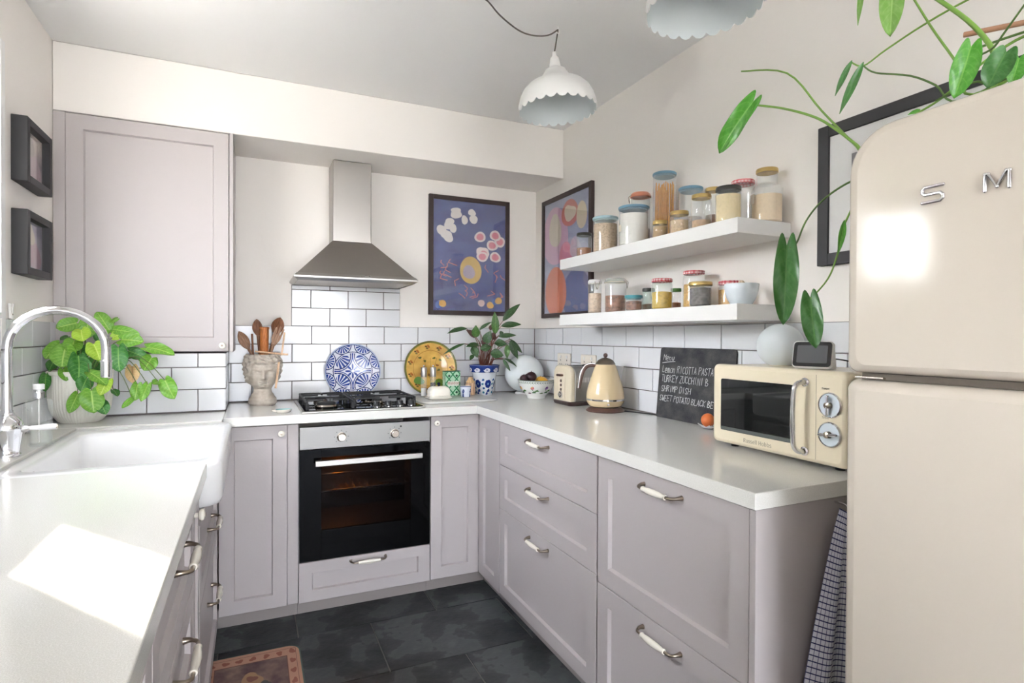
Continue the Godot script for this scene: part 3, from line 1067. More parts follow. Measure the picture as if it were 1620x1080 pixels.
func range_hood() -> void:
	var t := thing("range_hood", "brushed stainless steel chimney cooker hood above the gas hob", "cooker hood")
	var cx := 0.478
	var zc := -3.09
	put(t, "chimney", MB.new().box(Vector3(cx - 0.0985, 1.755, ZB + 0.002), Vector3(cx + 0.0985, 2.186, zc), 0.004), mats.steel)
	var rect := func(hw: float, zf: float, y: float) -> Array:
		return [Vector3(cx - hw, y, ZB + 0.002), Vector3(cx + hw, y, ZB + 0.002), Vector3(cx + hw, y, zf), Vector3(cx - hw, y, zf)]
	put(t, "canopy", MB.new().loft([rect.call(0.285, -2.905, 1.572), rect.call(0.1, -3.088, 1.764), rect.call(0.1, -3.088, 1.77)], false, true, false), mats.steel)
	put(t, "rim", MB.new().loft([rect.call(0.283, -2.912, 1.538), rect.call(0.3, -2.885, 1.55), rect.call(0.3, -2.885, 1.558), rect.call(0.287, -2.9, 1.573)], false, true, false), mats.steel_side)
	put(t, "grease_filter", MB.new().box(Vector3(cx - 0.28, 1.54, ZB + 0.01), Vector3(cx + 0.28, 1.546, -2.915), 0.001), mats.pewter)
	for k in 3:
		put(t, "switch", moved(Vector3(cx + 0.015 + 0.02 * k, 1.567, -2.8935), Vector3(PI / 2 + 0.6, 0, 0)).lathe([Vector2(0.005, 0), Vector2(0.005, 0.003), Vector2(0, 0.0035)], 12), mats.chrome)

func wall_cabinet() -> void:
	var t := thing("wall_cabinet", "large lilac grey wall cabinet with one door and a cream knob", "cabinet")
	var zf := -2.895
	put(t, "body", MB.new().box(Vector3(-0.7, 1.196, ZB + 0.002), Vector3(-0.097, 2.186, zf - 0.022), 0.001), mats.unit)
	var d := front(t, "door", 0.6, 0.982, Vector3(-0.3995, 1.69, zf), 0, 0.06, 0.06)
	add_knob(d, Vector2(0.274, -0.466))
	put(t, "side_panel", MB.new().box(Vector3(-0.0965, 1.194, ZB + 0.002), Vector3(-0.0805, 2.187, zf - 0.002), 0.001), mats.unit)
	put(t, "filler_strip", MB.new().box(Vector3(XL + 0.002, 1.196, zf - 0.03), Vector3(-0.702, 2.186, zf - 0.008), 0.001), mats.unit)

# ---------------------------------------------------------------- fridge, shelves, lamps, pictures
func yz(poly: PackedVector2Array, x: float) -> Array:
	var out := []
	for p in poly:
		out.append(Vector3(x, p.y, p.x))
	return out

func text_mesh(s: String, size: float, depth: float, bold := false) -> TextMesh:
	var f := SystemFont.new()
	f.font_names = PackedStringArray(["Droid Sans"])
	if bold:
		f.font_weight = 700
	var tm := TextMesh.new()
	tm.text = s
	tm.font = f
	tm.font_size = 64
	tm.pixel_size = size / 64.0
	tm.depth = depth
	tm.curve_step = 1.0
	return tm

func fridge() -> void:
	var t := thing("retro_fridge", "cream retro fridge freezer with rounded doors and chrome letters", "fridge")
	var z0 := -0.752
	var z1 := -0.152
	var xf := 1.05
	# door skins; outlines run z then y
	for a in [[1.2045, 1.672, 0.02, 0.085, "freezer_door"], [0.12, 1.1935, 0.03, 0.02, "fridge_door"]]:
		var rb: float = a[2]
		var rt: float = a[3]
		var rings := []
		for e in [[0.078, 0.012], [0.07, 0.002], [0.062, 0.0], [0.034, 0.0], [0.02, 0.003], [0.01, 0.009], [0.003, 0.018], [0.0, 0.03]]:
			var i: float = e[1]
			var iy: float = minf(i, i * (0.3 if a[4] == "x" else 0.55))
			rings.append(yz(rr(z0 + i, a[0] + iy, z1 - i, a[1] - i * 0.7, [rb, rb, maxf(rt - i * 0.5, 0.01), maxf(rt - i * 0.5, 0.01)], 8), xf + e[0]))
		put(t, a[4], MB.new().loft(rings), mats.fridge)
	var b := []
	for e in [[0.082, 0.012], [0.09, 0.0], [0.5, 0.0], [0.555, 0.012]]:
		b.append(yz(rr(z0 + 0.004 + e[1], 0.06, z1 - 0.004 - e[1], 1.664 - e[1] * 0.7, [0.02, 0.02, 0.08, 0.08], 8), xf + e[0]))
	put(t, "body", MB.new().loft(b), mats.fridge)
	put(t, "door_seal", MB.new().box(Vector3(xf + 0.02, 1.193, z0 + 0.03), Vector3(xf + 0.075, 1.205, z1 - 0.03)), mats.rubber)
	put(t, "hinge", MB.new().box(Vector3(xf + 0.012, 1.1945, z0 + 0.02), Vector3(xf + 0.05, 1.1985, z0 + 0.075), 0.001).tube([Vector3(xf + 0.03, 1.19, z0 + 0.035), Vector3(xf + 0.03, 1.206, z0 + 0.035)], 0.005, 10), mats.nickel)
	for fz in [z0 + 0.06, z1 - 0.06]:
		for fx in [xf + 0.12, xf + 0.5]:
			put(t, "foot", moved(Vector3(fx, 0, fz)).lathe([Vector2(0, 0), Vector2(0.022, 0), Vector2(0.022, 0.02), Vector2(0.012, 0.025), Vector2(0.012, 0.06)], 14), mats.black)
	put(t, "kick_plate", MB.new().box(Vector3(xf + 0.05, 0.03, z0 + 0.02), Vector3(xf + 0.08, 0.115, z1 - 0.02), 0.004), mats.cream)
	# chrome letters on the freezer door
	var zc := [-0.5875, -0.4955, -0.402, -0.31]
	var ls := ["S", "M", "E", "G"]
	for k in 4:
		var o := put(t, "letter", letter_mesh(ls[k]), mats.chrome, "chrome letter")
		o.position = Vector3(xf + 0.0005, 1.503, zc[k])
		o.rotation.y = -PI / 2

# wide rounded block letters, strokes of square section; local x runs along the word
func letter_mesh(c: String) -> MB:
	var m := MB.new()
	var w := 0.016
	var h := 0.026
	var strokes := []
	if c == "S":
		strokes = [[Vector2(w, h), Vector2(-w + 0.004, h), Vector2(-w, h - 0.004), Vector2(-w, h / 2 + 0.004), Vector2(-w + 0.004, h / 2), Vector2(w - 0.004, h / 2), Vector2(w, h / 2 - 0.004), Vector2(w, 0.004), Vector2(w - 0.004, 0), Vector2(-w, 0)]]
	elif c == "M":
		strokes = [[Vector2(-w, 0), Vector2(-w, h), Vector2(-w + 0.004, h), Vector2(0, 0.004), Vector2(w - 0.004, h), Vector2(w, h), Vector2(w, 0)]]
	elif c == "E":
		strokes = [[Vector2(w, h), Vector2(-w, h), Vector2(-w, 0), Vector2(w, 0)], [Vector2(-w, h / 2), Vector2(w * 0.8, h / 2)]]
	else:
		strokes = [[Vector2(w, h), Vector2(-w + 0.004, h), Vector2(-w, h - 0.004), Vector2(-w, 0.004), Vector2(-w + 0.004, 0), Vector2(w, 0), Vector2(w, h / 2), Vector2(0.004, h / 2)]]
	for s in strokes:
		var p := []
		for q in s:
			p.append(Vector3(q.x, q.y, 0.003))
		m.tube(p, 0.0032, 8)
		for q in s:
			m.ball(Vector3(q.x, q.y, 0.003), Vector3.ONE * 0.0032, 8, 6)
	return m

func shelves() -> void:
	var a := thing("wall_shelf", "upper white floating shelf crowded with jars on the right wall", "shelf", Vector3.ZERO, 0, "floating shelves")
	put(a, "board", MB.new().box(Vector3(1.405, 1.606, -2.515), Vector3(XR - 0.001, 1.656, -1.36), 0.0015), mats.white_paint)
	var b := thing("wall_shelf", "lower white floating shelf just above the wall tiles", "shelf", Vector3.ZERO, 0, "floating shelves")
	put(b, "board", MB.new().box(Vector3(1.405, 1.328, -2.515), Vector3(XR - 0.001, 1.38, -1.36), 0.0015), mats.white_paint)

func pendant(label: String, hook: Vector3, rim_y: float, tilt: Vector3, cord: Array) -> void:
	var t := thing("pendant_lamp", label, "lamp", Vector3(hook.x, rim_y, hook.z), 0, "scalloped pendant lamps")
	var prof := [Vector2(0.152, 0.0), Vector2(0.15, 0.02), Vector2(0.143, 0.045), Vector2(0.13, 0.07), Vector2(0.11, 0.09), Vector2(0.085, 0.104), Vector2(0.066, 0.114), Vector2(0.057, 0.124), Vector2(0.052, 0.127), Vector2(0.047, 0.137), Vector2(0.044, 0.139), Vector2(0.04, 0.149), Vector2(0.028, 0.156), Vector2(0.0215, 0.161), Vector2(0.021, 0.172), Vector2(0.016, 0.197), Vector2(0.0085, 0.205), Vector2(0.0075, 0.22), Vector2(0.003, 0.222)]
	# skin with scalloped lower edge, inner and outer faces
	var seg := 96
	var rows_o := []
	var rows_i := []
	for i in prof.size():
		var ro := []
		var ri := []
		for k in seg + 1:
			var a := TAU * k / seg
			var y: float = prof[i].y
			if i == 0:
				y -= 0.012 * absf(sin(a * 12.0)) ** 0.7
			var d := Vector3(cos(a), 0, sin(a))
			ro.append(d * prof[i].x + Vector3.UP * y)
			ri.append(d * maxf(prof[i].x - 0.003, 0.001) + Vector3.UP * (y - (0.0 if i == 0 else 0.002)))
		rows_o.append(ro)
		rows_i.append(ri)
	var m := MB.new()
	m.xf = Transform3D(Basis.from_euler(tilt), Vector3.ZERO)
	m.sheet(rows_o)
	m.sheet([rows_o[0], rows_i[0]])
	put(t, "shade", m, mats.white_paint, "white enamel shade with scalloped rim")
	var mi := MB.new()
	mi.xf = m.xf
	mi.sheet(rows_i)
	put(t, "shade_lining", mi, mat(col(216, 222, 222), 0.4))
	var top := m.xf * Vector3(0, 0.215, 0)
	var hk := hook - t.position
	put(t, "cord", MB.new().tube(spline([top, top.lerp(hk, 0.5) + Vector3(0.001, 0, 0), hk + Vector3(0, -0.012, 0)], 4), 0.0028, 8), mats.cord)
	var pts := []
	for p in cord:
		pts.append(p - t.position)
	put(t, "cord", MB.new().tube(spline([hk + Vector3(0, -0.012, 0)] + pts, 8), 0.0028, 8), mats.cord)
	put(t, "ceiling_hook", MB.new().tube(spline([hk, hk + Vector3(0, -0.012, 0), hk + Vector3(0.006, -0.022, 0), hk + Vector3(0.0, -0.028, 0), hk + Vector3(-0.006, -0.022, 0)], 4), 0.0022, 8), mats.white_paint)
	var bp := MB.new()
	bp.xf = m.xf
	bp.lathe([Vector2(0.0, 0.075), Vector2(0.016, 0.08), Vector2(0.026, 0.1), Vector2(0.022, 0.12), Vector2(0.014, 0.14), Vector2(0.014, 0.155)], 18)
	put(t, "bulb", bp, mat(col(235, 235, 230), 0.1))

func lamps() -> void:
	mats.cord = mat(col(92, 84, 78), 0.8)
	pendant("white scalloped pendant lamp hanging near the back right corner", Vector3(1.075, YC, -1.949), 2.152, Vector3(-0.03, 0, 0.058), [Vector3(1.03, 2.425, -1.945), Vector3(0.963, 2.407, -1.94), Vector3(0.9, 2.41, -1.935), Vector3(0.82, 2.437, -1.92), Vector3(0.76, YC - 0.004, -1.9), Vector3(0.7, YC - 0.004, -1.88)])
	pendant("white scalloped pendant lamp cut off by the top of the picture", Vector3(1.085, YC, -1.17), 2.145, Vector3(-0.02, 0, 0.05), [Vector3(1.03, 2.43, -1.165), Vector3(0.95, 2.41, -1.16), Vector3(0.86, 2.44, -1.15), Vector3(0.8, YC - 0.004, -1.14), Vector3(0.74, YC - 0.004, -1.13)])

func blob(img: Image, c: Vector2, r: Vector2, k: Color, wob := 0.0, ph := 0.0) -> void:
	var W := img.get_width()
	var Hh := img.get_height()
	for y in range(maxi(0, int(c.y - r.y * 1.3)), mini(Hh, int(c.y + r.y * 1.3) + 1)):
		for x in range(maxi(0, int(c.x - r.x * 1.3)), mini(W, int(c.x + r.x * 1.3) + 1)):
			var d := Vector2((x - c.x) / r.x, (y - c.y) / r.y)
			var lim := 1.0 + wob * 0.5 * (sin(d.angle() * 2.0 + ph) + sin(d.angle() * 3.0 + ph * 2.0))
			if d.length() < lim:
				img.set_pixel(x, y, k)

func line(img: Image, pts: Array, wd: float, k: Color) -> void:
	for i in pts.size() - 1:
		var a: Vector2 = pts[i]
		var b: Vector2 = pts[i + 1]
		var n := int((b - a).length()) + 1
		for s in n + 1:
			var p := a.lerp(b, float(s) / n)
			for dy in range(-int(ceil(wd)), int(ceil(wd)) + 1):
				for dx in range(-int(ceil(wd)), int(ceil(wd)) + 1):
					if dx * dx + dy * dy <= wd * wd:
						var q := Vector2i(int(p.x) + dx, int(p.y) + dy)
						if q.x >= 0 and q.y >= 0 and q.x < img.get_width() and q.y < img.get_height():
							img.set_pixelv(q, k)

func paper(w: int, h: int, c: Color, var_: float, sd: int) -> Image:
	var img := Image.create(w, h, false, Image.FORMAT_RGB8)
	var f := FastNoiseLite.new()
	f.seed = sd
	f.frequency = 0.012
	f.fractal_octaves = 4
	for y in h:
		for x in w:
			var k := f.get_noise_2d(x, y * 1.3) * var_
			img.set_pixel(x, y, Color(clampf(c.r + k, 0, 1), clampf(c.g + k, 0, 1), clampf(c.b + k * 0.7, 0, 1)))
	return img

# picture with the outline in local x/y, facing local +z, back against z = 0
func picture(label: String, at: Vector3, turn: float, w: float, h: float, bar: float, deep: float, fm: Material, img: Image, mount := 0.0, group := "", pane := true) -> Node3D:
	var t := thing("framed_picture", label, "picture", at, turn, group)
	var f := MB.new()
	f.box(Vector3(-w / 2, -h / 2, 0), Vector3(-w / 2 + bar, h / 2, deep), 0.0015)
	f.box(Vector3(w / 2 - bar, -h / 2, 0), Vector3(w / 2, h / 2, deep), 0.0015)
	f.box(Vector3(-w / 2 + bar, -h / 2, 0), Vector3(w / 2 - bar, -h / 2 + bar, deep), 0.0015)
	f.box(Vector3(-w / 2 + bar, h / 2 - bar, 0), Vector3(w / 2 - bar, h / 2, deep), 0.0015)
	put(t, "frame", f, fm)
	var pz := deep - (0.01 if deep < 0.03 else 0.025)
	var pr := MB.new()
	var x := w / 2 - bar - mount
	var y := h / 2 - bar - mount
	pr.tri(Vector3(-x, -y, pz), Vector3(x, -y, pz), Vector3(x, y, pz), Vector3.BACK, Vector3.BACK, Vector3.BACK, Vector2(0, 1), Vector2(1, 1), Vector2(1, 0))
	pr.tri(Vector3(-x, -y, pz), Vector3(x, y, pz), Vector3(-x, y, pz), Vector3.BACK, Vector3.BACK, Vector3.BACK, Vector2(0, 1), Vector2(1, 0), Vector2(0, 0))
	pr.box(Vector3(-x, -y, 0.001), Vector3(x, y, pz - 0.0005))
	put(t, "print", pr, tex_mat(img, 0.6))
	if mount > 0:
		var mm := MB.new()
		var ox := w / 2 - bar
		var oy := h / 2 - bar
		mm.box(Vector3(-ox, -oy, 0.001), Vector3(-x, oy, pz + 0.002))
		mm.box(Vector3(x, -oy, 0.001), Vector3(ox, oy, pz + 0.002))
		mm.box(Vector3(-x, -oy, 0.001), Vector3(x, -y, pz + 0.002))
		mm.box(Vector3(-x, y, 0.001), Vector3(x, oy, pz + 0.002))
		put(t, "mount", mm, mat(col(232, 231, 229), 0.8))
	if pane:
		put(t, "glazing", MB.new().box(Vector3(-w / 2 + bar, -h / 2 + bar, pz + 0.003), Vector3(w / 2 - bar, h / 2 - bar, pz + 0.0045)), glass(Color.WHITE, 0.05, 0.02))
	return t

func frames() -> void:
	# generic abstract print in blue, white, pink and ochre
	var a := paper(240, 350, col(38, 58, 128), 0.14, 4)
	# scattered blots: pale ones top left, pink ones to the right, one ochre disc, loose coral strokes
	for i in 11:
		blob(a, Vector2(rng.randf_range(22, 140), rng.randf_range(24, 130)), Vector2(rng.randf_range(9, 20), rng.randf_range(8, 17)), col(226, 220, 216), 0.1, i)
	for i in 9:
		var q := Vector2(rng.randf_range(140, 222), rng.randf_range(78, 172))
		blob(a, q, Vector2(19, 17), col(228, 214, 212), 0.08, i)
		blob(a, q, Vector2(12, 11), col(216, 128, 142), 0.05, i)
	blob(a, Vector2(122, 218), Vector2(36, 44), col(206, 172, 88), 0.03)
	blob(a, Vector2(116, 224), Vector2(20, 22), col(172, 160, 178), 0.08)
	for j in 26:
		var q := Vector2(rng.randf_range(14, 226), rng.randf_range(186, 296))
		if q.distance_to(Vector2(122, 218)) < 48:
			continue
		line(a, [q, q + Vector2(rng.randf_range(-16, 16), rng.randf_range(6, 14)), q + Vector2(rng.randf_range(-22, 22), rng.randf_range(14, 24))], 1.3, col(200, 108, 108))
	for j in 7:
		blob(a, Vector2(rng.randf_range(16, 224), rng.randf_range(312, 338)), Vector2(12, 11), [col(226, 172, 70), col(58, 98, 176), col(220, 192, 188)][j % 3], 0.06, j)
	picture("framed abstract print, deep blue with white and pink blots, on the back wall", Vector3(1.195, 1.75, ZB + 0.0005), 0, 0.514, 0.706, 0.026, 0.022, mats.frame_brown, a)
	var b := paper(240, 350, col(150, 156, 186), 0.1, 8)
	blob(b, Vector2(60, 110), Vector2(72, 90), col(206, 160, 188), 0.05)
	blob(b, Vector2(60, 92), Vector2(34, 52), col(208, 198, 178), 0.1)
	blob(b, Vector2(120, 180), Vector2(36, 44), col(216, 122, 150), 0.05)
	blob(b, Vector2(140, 52), Vector2(44, 40), col(196, 92, 70), 0.05)
	blob(b, Vector2(140, 52), Vector2(28, 26), col(224, 208, 182), 0.22, 1.0)
	blob(b, Vector2(200, 70), Vector2(26, 40), col(222, 206, 170), 0.03)
	blob(b, Vector2(168, 160), Vector2(26, 32), col(198, 176, 196), 0.1)
	blob(b, Vector2(176, 300), Vector2(74, 76), col(72, 88, 142), 0.02)
	blob(b, Vector2(64, 284), Vector2(60, 78), col(214, 110, 60), 0.02)
	picture("framed abstract print with pink, lilac and orange shapes, on the right wall", Vector3(XR - 0.0005, 1.74, -2.855), -PI / 2, 0.565, 0.712, 0.026, 0.022, mats.frame_brown, b)
	var c := paper(100, 100, col(96, 88, 98), 0.2, 12)
	blob(c, Vector2(50, 60), Vector2(30, 30), col(180, 176, 180), 0.1)
	picture("large black framed picture with white mount, half hidden by the fridge", Vector3(XR - 0.0005, 1.713, -0.93), -PI / 2, 0.63, 0.432, 0.036, 0.024, mats.frame_black, c, 0.07)
	for k in 2:
		var d := paper(60, 90, [col(176, 160, 158), col(158, 150, 164)][k], 0.3, 30 + k)
		blob(d, Vector2(34, 62), Vector2(22, 26), [col(186, 158, 166), col(176, 136, 150)][k], 0.15)
		blob(d, Vector2(20, 22), Vector2(16, 22), [col(170, 158, 148), col(196, 186, 158)][k], 0.2)
		picture(["upper small charcoal box frame on the left wall", "lower small charcoal box frame on the left wall"][k], Vector3(XL + 0.0005, [1.905, 1.588][k], -2.593), PI / 2, 0.262, 0.222, 0.026, 0.046, mats.frame_black, d, 0.0, "small box frames on the left wall")

# leaf places: base, tip, width, kind
const SYN := [
	[-0.630, 1.316, -2.750, -0.690, 1.295, -2.728, 0.048, 0],
	[-0.606, 1.289, -2.710, -0.593, 1.244, -2.679, 0.054, 1],
	[-0.676, 1.234, -2.720, -0.737, 1.177, -2.694, 0.047, 0],
	[-0.651, 1.221, -2.690, -0.655, 1.145, -2.657, 0.070, 0],
	[-0.606, 1.188, -2.670, -0.599, 1.087, -2.636, 0.064, 2],
	[-0.560, 1.234, -2.680, -0.536, 1.171, -2.663, 0.062, 1],
	[-0.531, 1.289, -2.790, -0.578, 1.365, -2.815, 0.047, 0],
	[-0.520, 1.292, -2.790, -0.419, 1.273, -2.750, 0.035, 0],
	[-0.483, 1.250, -2.750, -0.402, 1.243, -2.727, 0.054, 0],
	[-0.456, 1.205, -2.740, -0.386, 1.172, -2.718, 0.043, 2],
	[-0.392, 1.219, -2.730, -0.289, 1.189, -2.685, 0.053, 0],
	[-0.374, 1.177, -2.720, -0.398, 1.128, -2.691, 0.054, 0],
	[-0.484, 1.220, -2.700, -0.473, 1.125, -2.660, 0.059, 2],
	[-0.565, 1.125, -2.650, -0.506, 1.077, -2.621, 0.047, 0],
	[-0.506, 1.095, -2.640, -0.525, 1.041, -2.606, 0.041, 1],
	[-0.557, 1.058, -2.630, -0.545, 0.974, -2.611, 0.065, 0],
	[-0.530, 1.013, -2.640, -0.506, 0.968, -2.606, 0.039, 2],
	[-0.602, 1.045, -2.640, -0.619, 0.979, -2.599, 0.036, 0],
	[-0.720, 1.119, -2.710, -0.710, 1.056, -2.679, 0.034, 2],
	[-0.321, 1.088, -2.670, -0.284, 1.015, -2.633, 0.054, 0],
	[-0.345, 1.084, -2.670, -0.359, 1.076, -2.635, 0.027, 0],
	[-0.415, 1.075, -2.670, -0.422, 1.012, -2.653, 0.037, 0],
	[-0.380, 1.073, -2.670, -0.398, 1.010, -2.632, 0.032, 0],
	[-0.429, 1.020, -2.660, -0.460, 0.987, -2.627, 0.020, 0],
	[-0.576, 1.103, -2.650, -0.589, 1.056, -2.626, 0.047, 2],
	[-0.656, 1.139, -2.680, -0.642, 1.094, -2.664, 0.036, 0],
	[-0.709, 1.163, -2.770, -0.712, 1.131, -2.729, 0.033, 2],
	[-0.509, 1.048, -2.750, -0.490, 1.025, -2.721, 0.025, 2],
	[-0.504, 1.337, -2.800, -0.522, 1.318, -2.763, 0.015, 0],
	[-0.630, 1.248, -2.720, -0.633, 1.199, -2.679, 0.054, 0],
	[-0.516, 1.259, -2.770, -0.487, 1.273, -2.774, 0.036, 1],
	[-0.665, 1.262, -2.780, -0.679, 1.249, -2.737, 0.018, 2],
	[-0.439, 1.143, -2.710, -0.433, 1.079, -2.683, 0.042, 3],
	[-0.509, 1.175, -2.750, -0.463, 1.143, -2.711, 0.049, 2],
	[-0.617, 1.226, -2.770, -0.619, 1.181, -2.742, 0.053, 2],
	[-0.567, 1.170, -2.770, -0.574, 1.121, -2.727, 0.067, 2],
	[-0.532, 1.212, -2.750, -0.532, 1.153, -2.709, 0.058, 0],
	[-0.598, 1.329, -2.770, -0.598, 1.254, -2.752, 0.053, 0],
	[-0.558, 1.278, -2.800, -0.570, 1.240, -2.781, 0.050, 2],
]
const CAL := [
	[1.352, 1.361, -3.110, 1.463, 1.468, -3.103, 0.031, 0],
	[1.329, 1.331, -3.080, 1.446, 1.343, -3.051, 0.028, 0],
	[1.296, 1.284, -3.090, 1.286, 1.415, -3.077, 0.033, 1],
	[1.306, 1.270, -3.070, 1.414, 1.279, -3.051, 0.021, 0],
	[1.383, 1.244, -3.070, 1.429, 1.139, -3.061, 0.030, 0],
	[1.397, 1.255, -3.100, 1.470, 1.171, -3.085, 0.020, 0],
	[1.358, 1.223, -3.050, 1.350, 1.141, -3.038, 0.025, 1],
	[1.332, 1.143, -3.040, 1.409, 1.094, -3.030, 0.015, 0],
	[1.320, 1.139, -3.030, 1.359, 1.070, -3.012, 0.015, 0],
	[1.211, 1.307, -3.130, 1.281, 1.356, -3.112, 0.016, 0],
	[1.174, 1.265, -3.090, 1.164, 1.334, -3.063, 0.035, 1],
	[1.126, 1.315, -3.110, 1.002, 1.287, -3.090, 0.026, 0],
	[1.182, 1.267, -3.110, 1.113, 1.307, -3.082, 0.026, 2],
	[1.104, 1.229, -3.080, 0.967, 1.170, -3.054, 0.013, 0],
	[1.189, 1.220, -3.080, 1.101, 1.212, -3.050, 0.027, 0],
	[1.226, 1.227, -3.070, 1.251, 1.302, -3.050, 0.040, 0],
	[1.182, 1.198, -3.040, 1.251, 1.211, -3.035, 0.032, 0],
	[1.244, 1.175, -3.040, 1.317, 1.161, -3.014, 0.041, 0],
	[1.286, 1.232, -3.080, 1.355, 1.226, -3.051, 0.033, 0],
	[1.149, 1.215, -3.070, 1.167, 1.150, -3.043, 0.034, 0],
	[1.157, 1.164, -3.080, 1.128, 1.134, -3.063, 0.018, 0],
	[1.285, 1.252, -3.110, 1.289, 1.296, -3.089, 0.032, 2],
	[1.333, 1.283, -3.110, 1.354, 1.296, -3.104, 0.022, 0],
	[1.279, 1.307, -3.130, 1.284, 1.344, -3.105, 0.018, 2],
	[1.273, 1.185, -3.080, 1.329, 1.150, -3.063, 0.034, 2],
	[1.223, 1.249, -3.080, 1.207, 1.220, -3.071, 0.022, 2],
]
const PHI := [
	[1.250, 1.919, -1.158, 1.240, 1.808, -1.275, 0.059, 0],
	[1.220, 1.503, -1.021, 1.210, 1.303, -1.021, 0.057, 1],
	[1.200, 1.367, -0.938, 1.190, 1.247, -0.914, 0.046, 1],
	[1.280, 1.907, -0.868, 1.270, 1.804, -0.919, 0.019, 1],
	[1.280, 1.923, -0.896, 1.270, 1.851, -0.931, 0.014, 1],
	[1.250, 2.043, -0.783, 1.240, 1.916, -0.783, 0.046, 2],
	[1.300, 2.106, -0.884, 1.290, 2.004, -0.890, 0.013, 2],
	[1.220, 1.816, -0.621, 1.210, 1.726, -0.643, 0.043, 0],
	[1.240, 1.790, -0.575, 1.230, 1.732, -0.599, 0.045, 1],
	[1.200, 1.534, -0.854, 1.190, 1.458, -0.861, 0.014, 0],
	[1.200, 1.723, -0.697, 1.190, 1.717, -0.715, 0.008, 0],
	[1.300, 1.794, -0.583, 1.290, 1.745, -0.590, 0.030, 0],
]
const PHI_STEMS := [
	[0.0035, [Vector3(1.250, 1.907, -1.153), Vector3(1.270, 1.873, -1.076), Vector3(1.290, 1.826, -0.998), Vector3(1.310, 1.782, -0.953), Vector3(1.330, 1.737, -0.916), Vector3(1.350, 1.676, -0.861)]],
	[0.0027, [Vector3(1.280, 2.037, -1.230), Vector3(1.300, 1.978, -1.092), Vector3(1.320, 1.850, -1.004), Vector3(1.340, 1.737, -0.923), Vector3(1.360, 1.659, -0.867)]],
	[0.0024, [Vector3(1.220, 1.496, -1.013), Vector3(1.240, 1.509, -1.009), Vector3(1.260, 1.563, -0.999), Vector3(1.280, 1.609, -0.971), Vector3(1.300, 1.642, -0.923), Vector3(1.320, 1.667, -0.842)]],
	[0.0022, [Vector3(1.200, 1.364, -0.936), Vector3(1.220, 1.410, -0.907), Vector3(1.240, 1.466, -0.899), Vector3(1.260, 1.544, -0.893), Vector3(1.280, 1.633, -0.830)]],
	[0.0022, [Vector3(1.280, 1.921, -0.900), Vector3(1.300, 1.908, -0.882), Vector3(1.320, 1.931, -0.845), Vector3(1.340, 1.959, -0.775), Vector3(1.360, 1.979, -0.700), Vector3(1.380, 1.986, -0.633)]],
	[0.0022, [Vector3(1.300, 1.908, -0.882), Vector3(1.320, 1.889, -0.866), Vector3(1.340, 1.859, -0.801), Vector3(1.360, 1.825, -0.759), Vector3(1.380, 1.780, -0.720)]],
	[0.0027, [Vector3(1.300, 2.022, -0.779), Vector3(1.320, 1.933, -0.745), Vector3(1.340, 1.843, -0.706), Vector3(1.360, 1.777, -0.687)]],
	[0.0052, [Vector3(1.270, 1.982, -0.723), Vector3(1.290, 1.903, -0.664), Vector3(1.310, 1.838, -0.632), Vector3(1.330, 1.799, -0.635), Vector3(1.350, 1.740, -0.627)]],
	[0.0022, [Vector3(1.250, 1.870, -0.550), Vector3(1.270, 1.841, -0.591), Vector3(1.290, 1.828, -0.620), Vector3(1.310, 1.834, -0.657), Vector3(1.330, 1.857, -0.677)]],
	[0.0027, [Vector3(1.300, 1.752, -0.776), Vector3(1.320, 1.777, -0.725), Vector3(1.340, 1.825, -0.666), Vector3(1.360, 1.858, -0.598)]],
	[0.0024, [Vector3(1.320, 1.750, -0.603), Vector3(1.340, 1.799, -0.583)]],
	[0.0026, [Vector3(1.300, 1.768, -0.726), Vector3(1.320, 1.787, -0.667), Vector3(1.340, 1.780, -0.633)]],
]

# ---------------------------------------------------------------- plants
func leaf_tex(base: Color, vein: Color, herring: bool, sd: int) -> ImageTexture:
	var w := 64
	var h := 128
	var img := Image.create(w, h, false, Image.FORMAT_RGB8)
	var f := FastNoiseLite.new()
	f.seed = sd
	f.frequency = 0.05
	for y in h:
		for x in w:
			var s := absf(x - w / 2.0 + 0.5) / (w / 2.0)
			var c := base.lerp(base.lightened(0.16), clampf(f.get_noise_2d(x, y) * 0.9 + 0.35, 0, 1))
			var k := 0.0
			if s < 0.05:
				k = 0.75
			var ph := fposmod((y - s * 26.0) / 17.0, 1.0)
			if absf(ph - 0.5) < 0.07 and s < 0.85:
				k = maxf(k, 0.45 if herring else 0.3)
			img.set_pixel(x, y, c.lerp(vein, k))
	return ImageTexture.create_from_image(img)

func leaf_mat(base: Color, vein: Color, herring: bool, sd: int, rough := 0.4) -> StandardMaterial3D:
	var m := mat(Color.WHITE, rough)
	m.albedo_texture = leaf_tex(base, vein, herring, sd)
	m.backlight_enabled = true
	m.backlight = Color(base.r * 0.35, base.g * 0.4, base.b * 0.2)
	return m

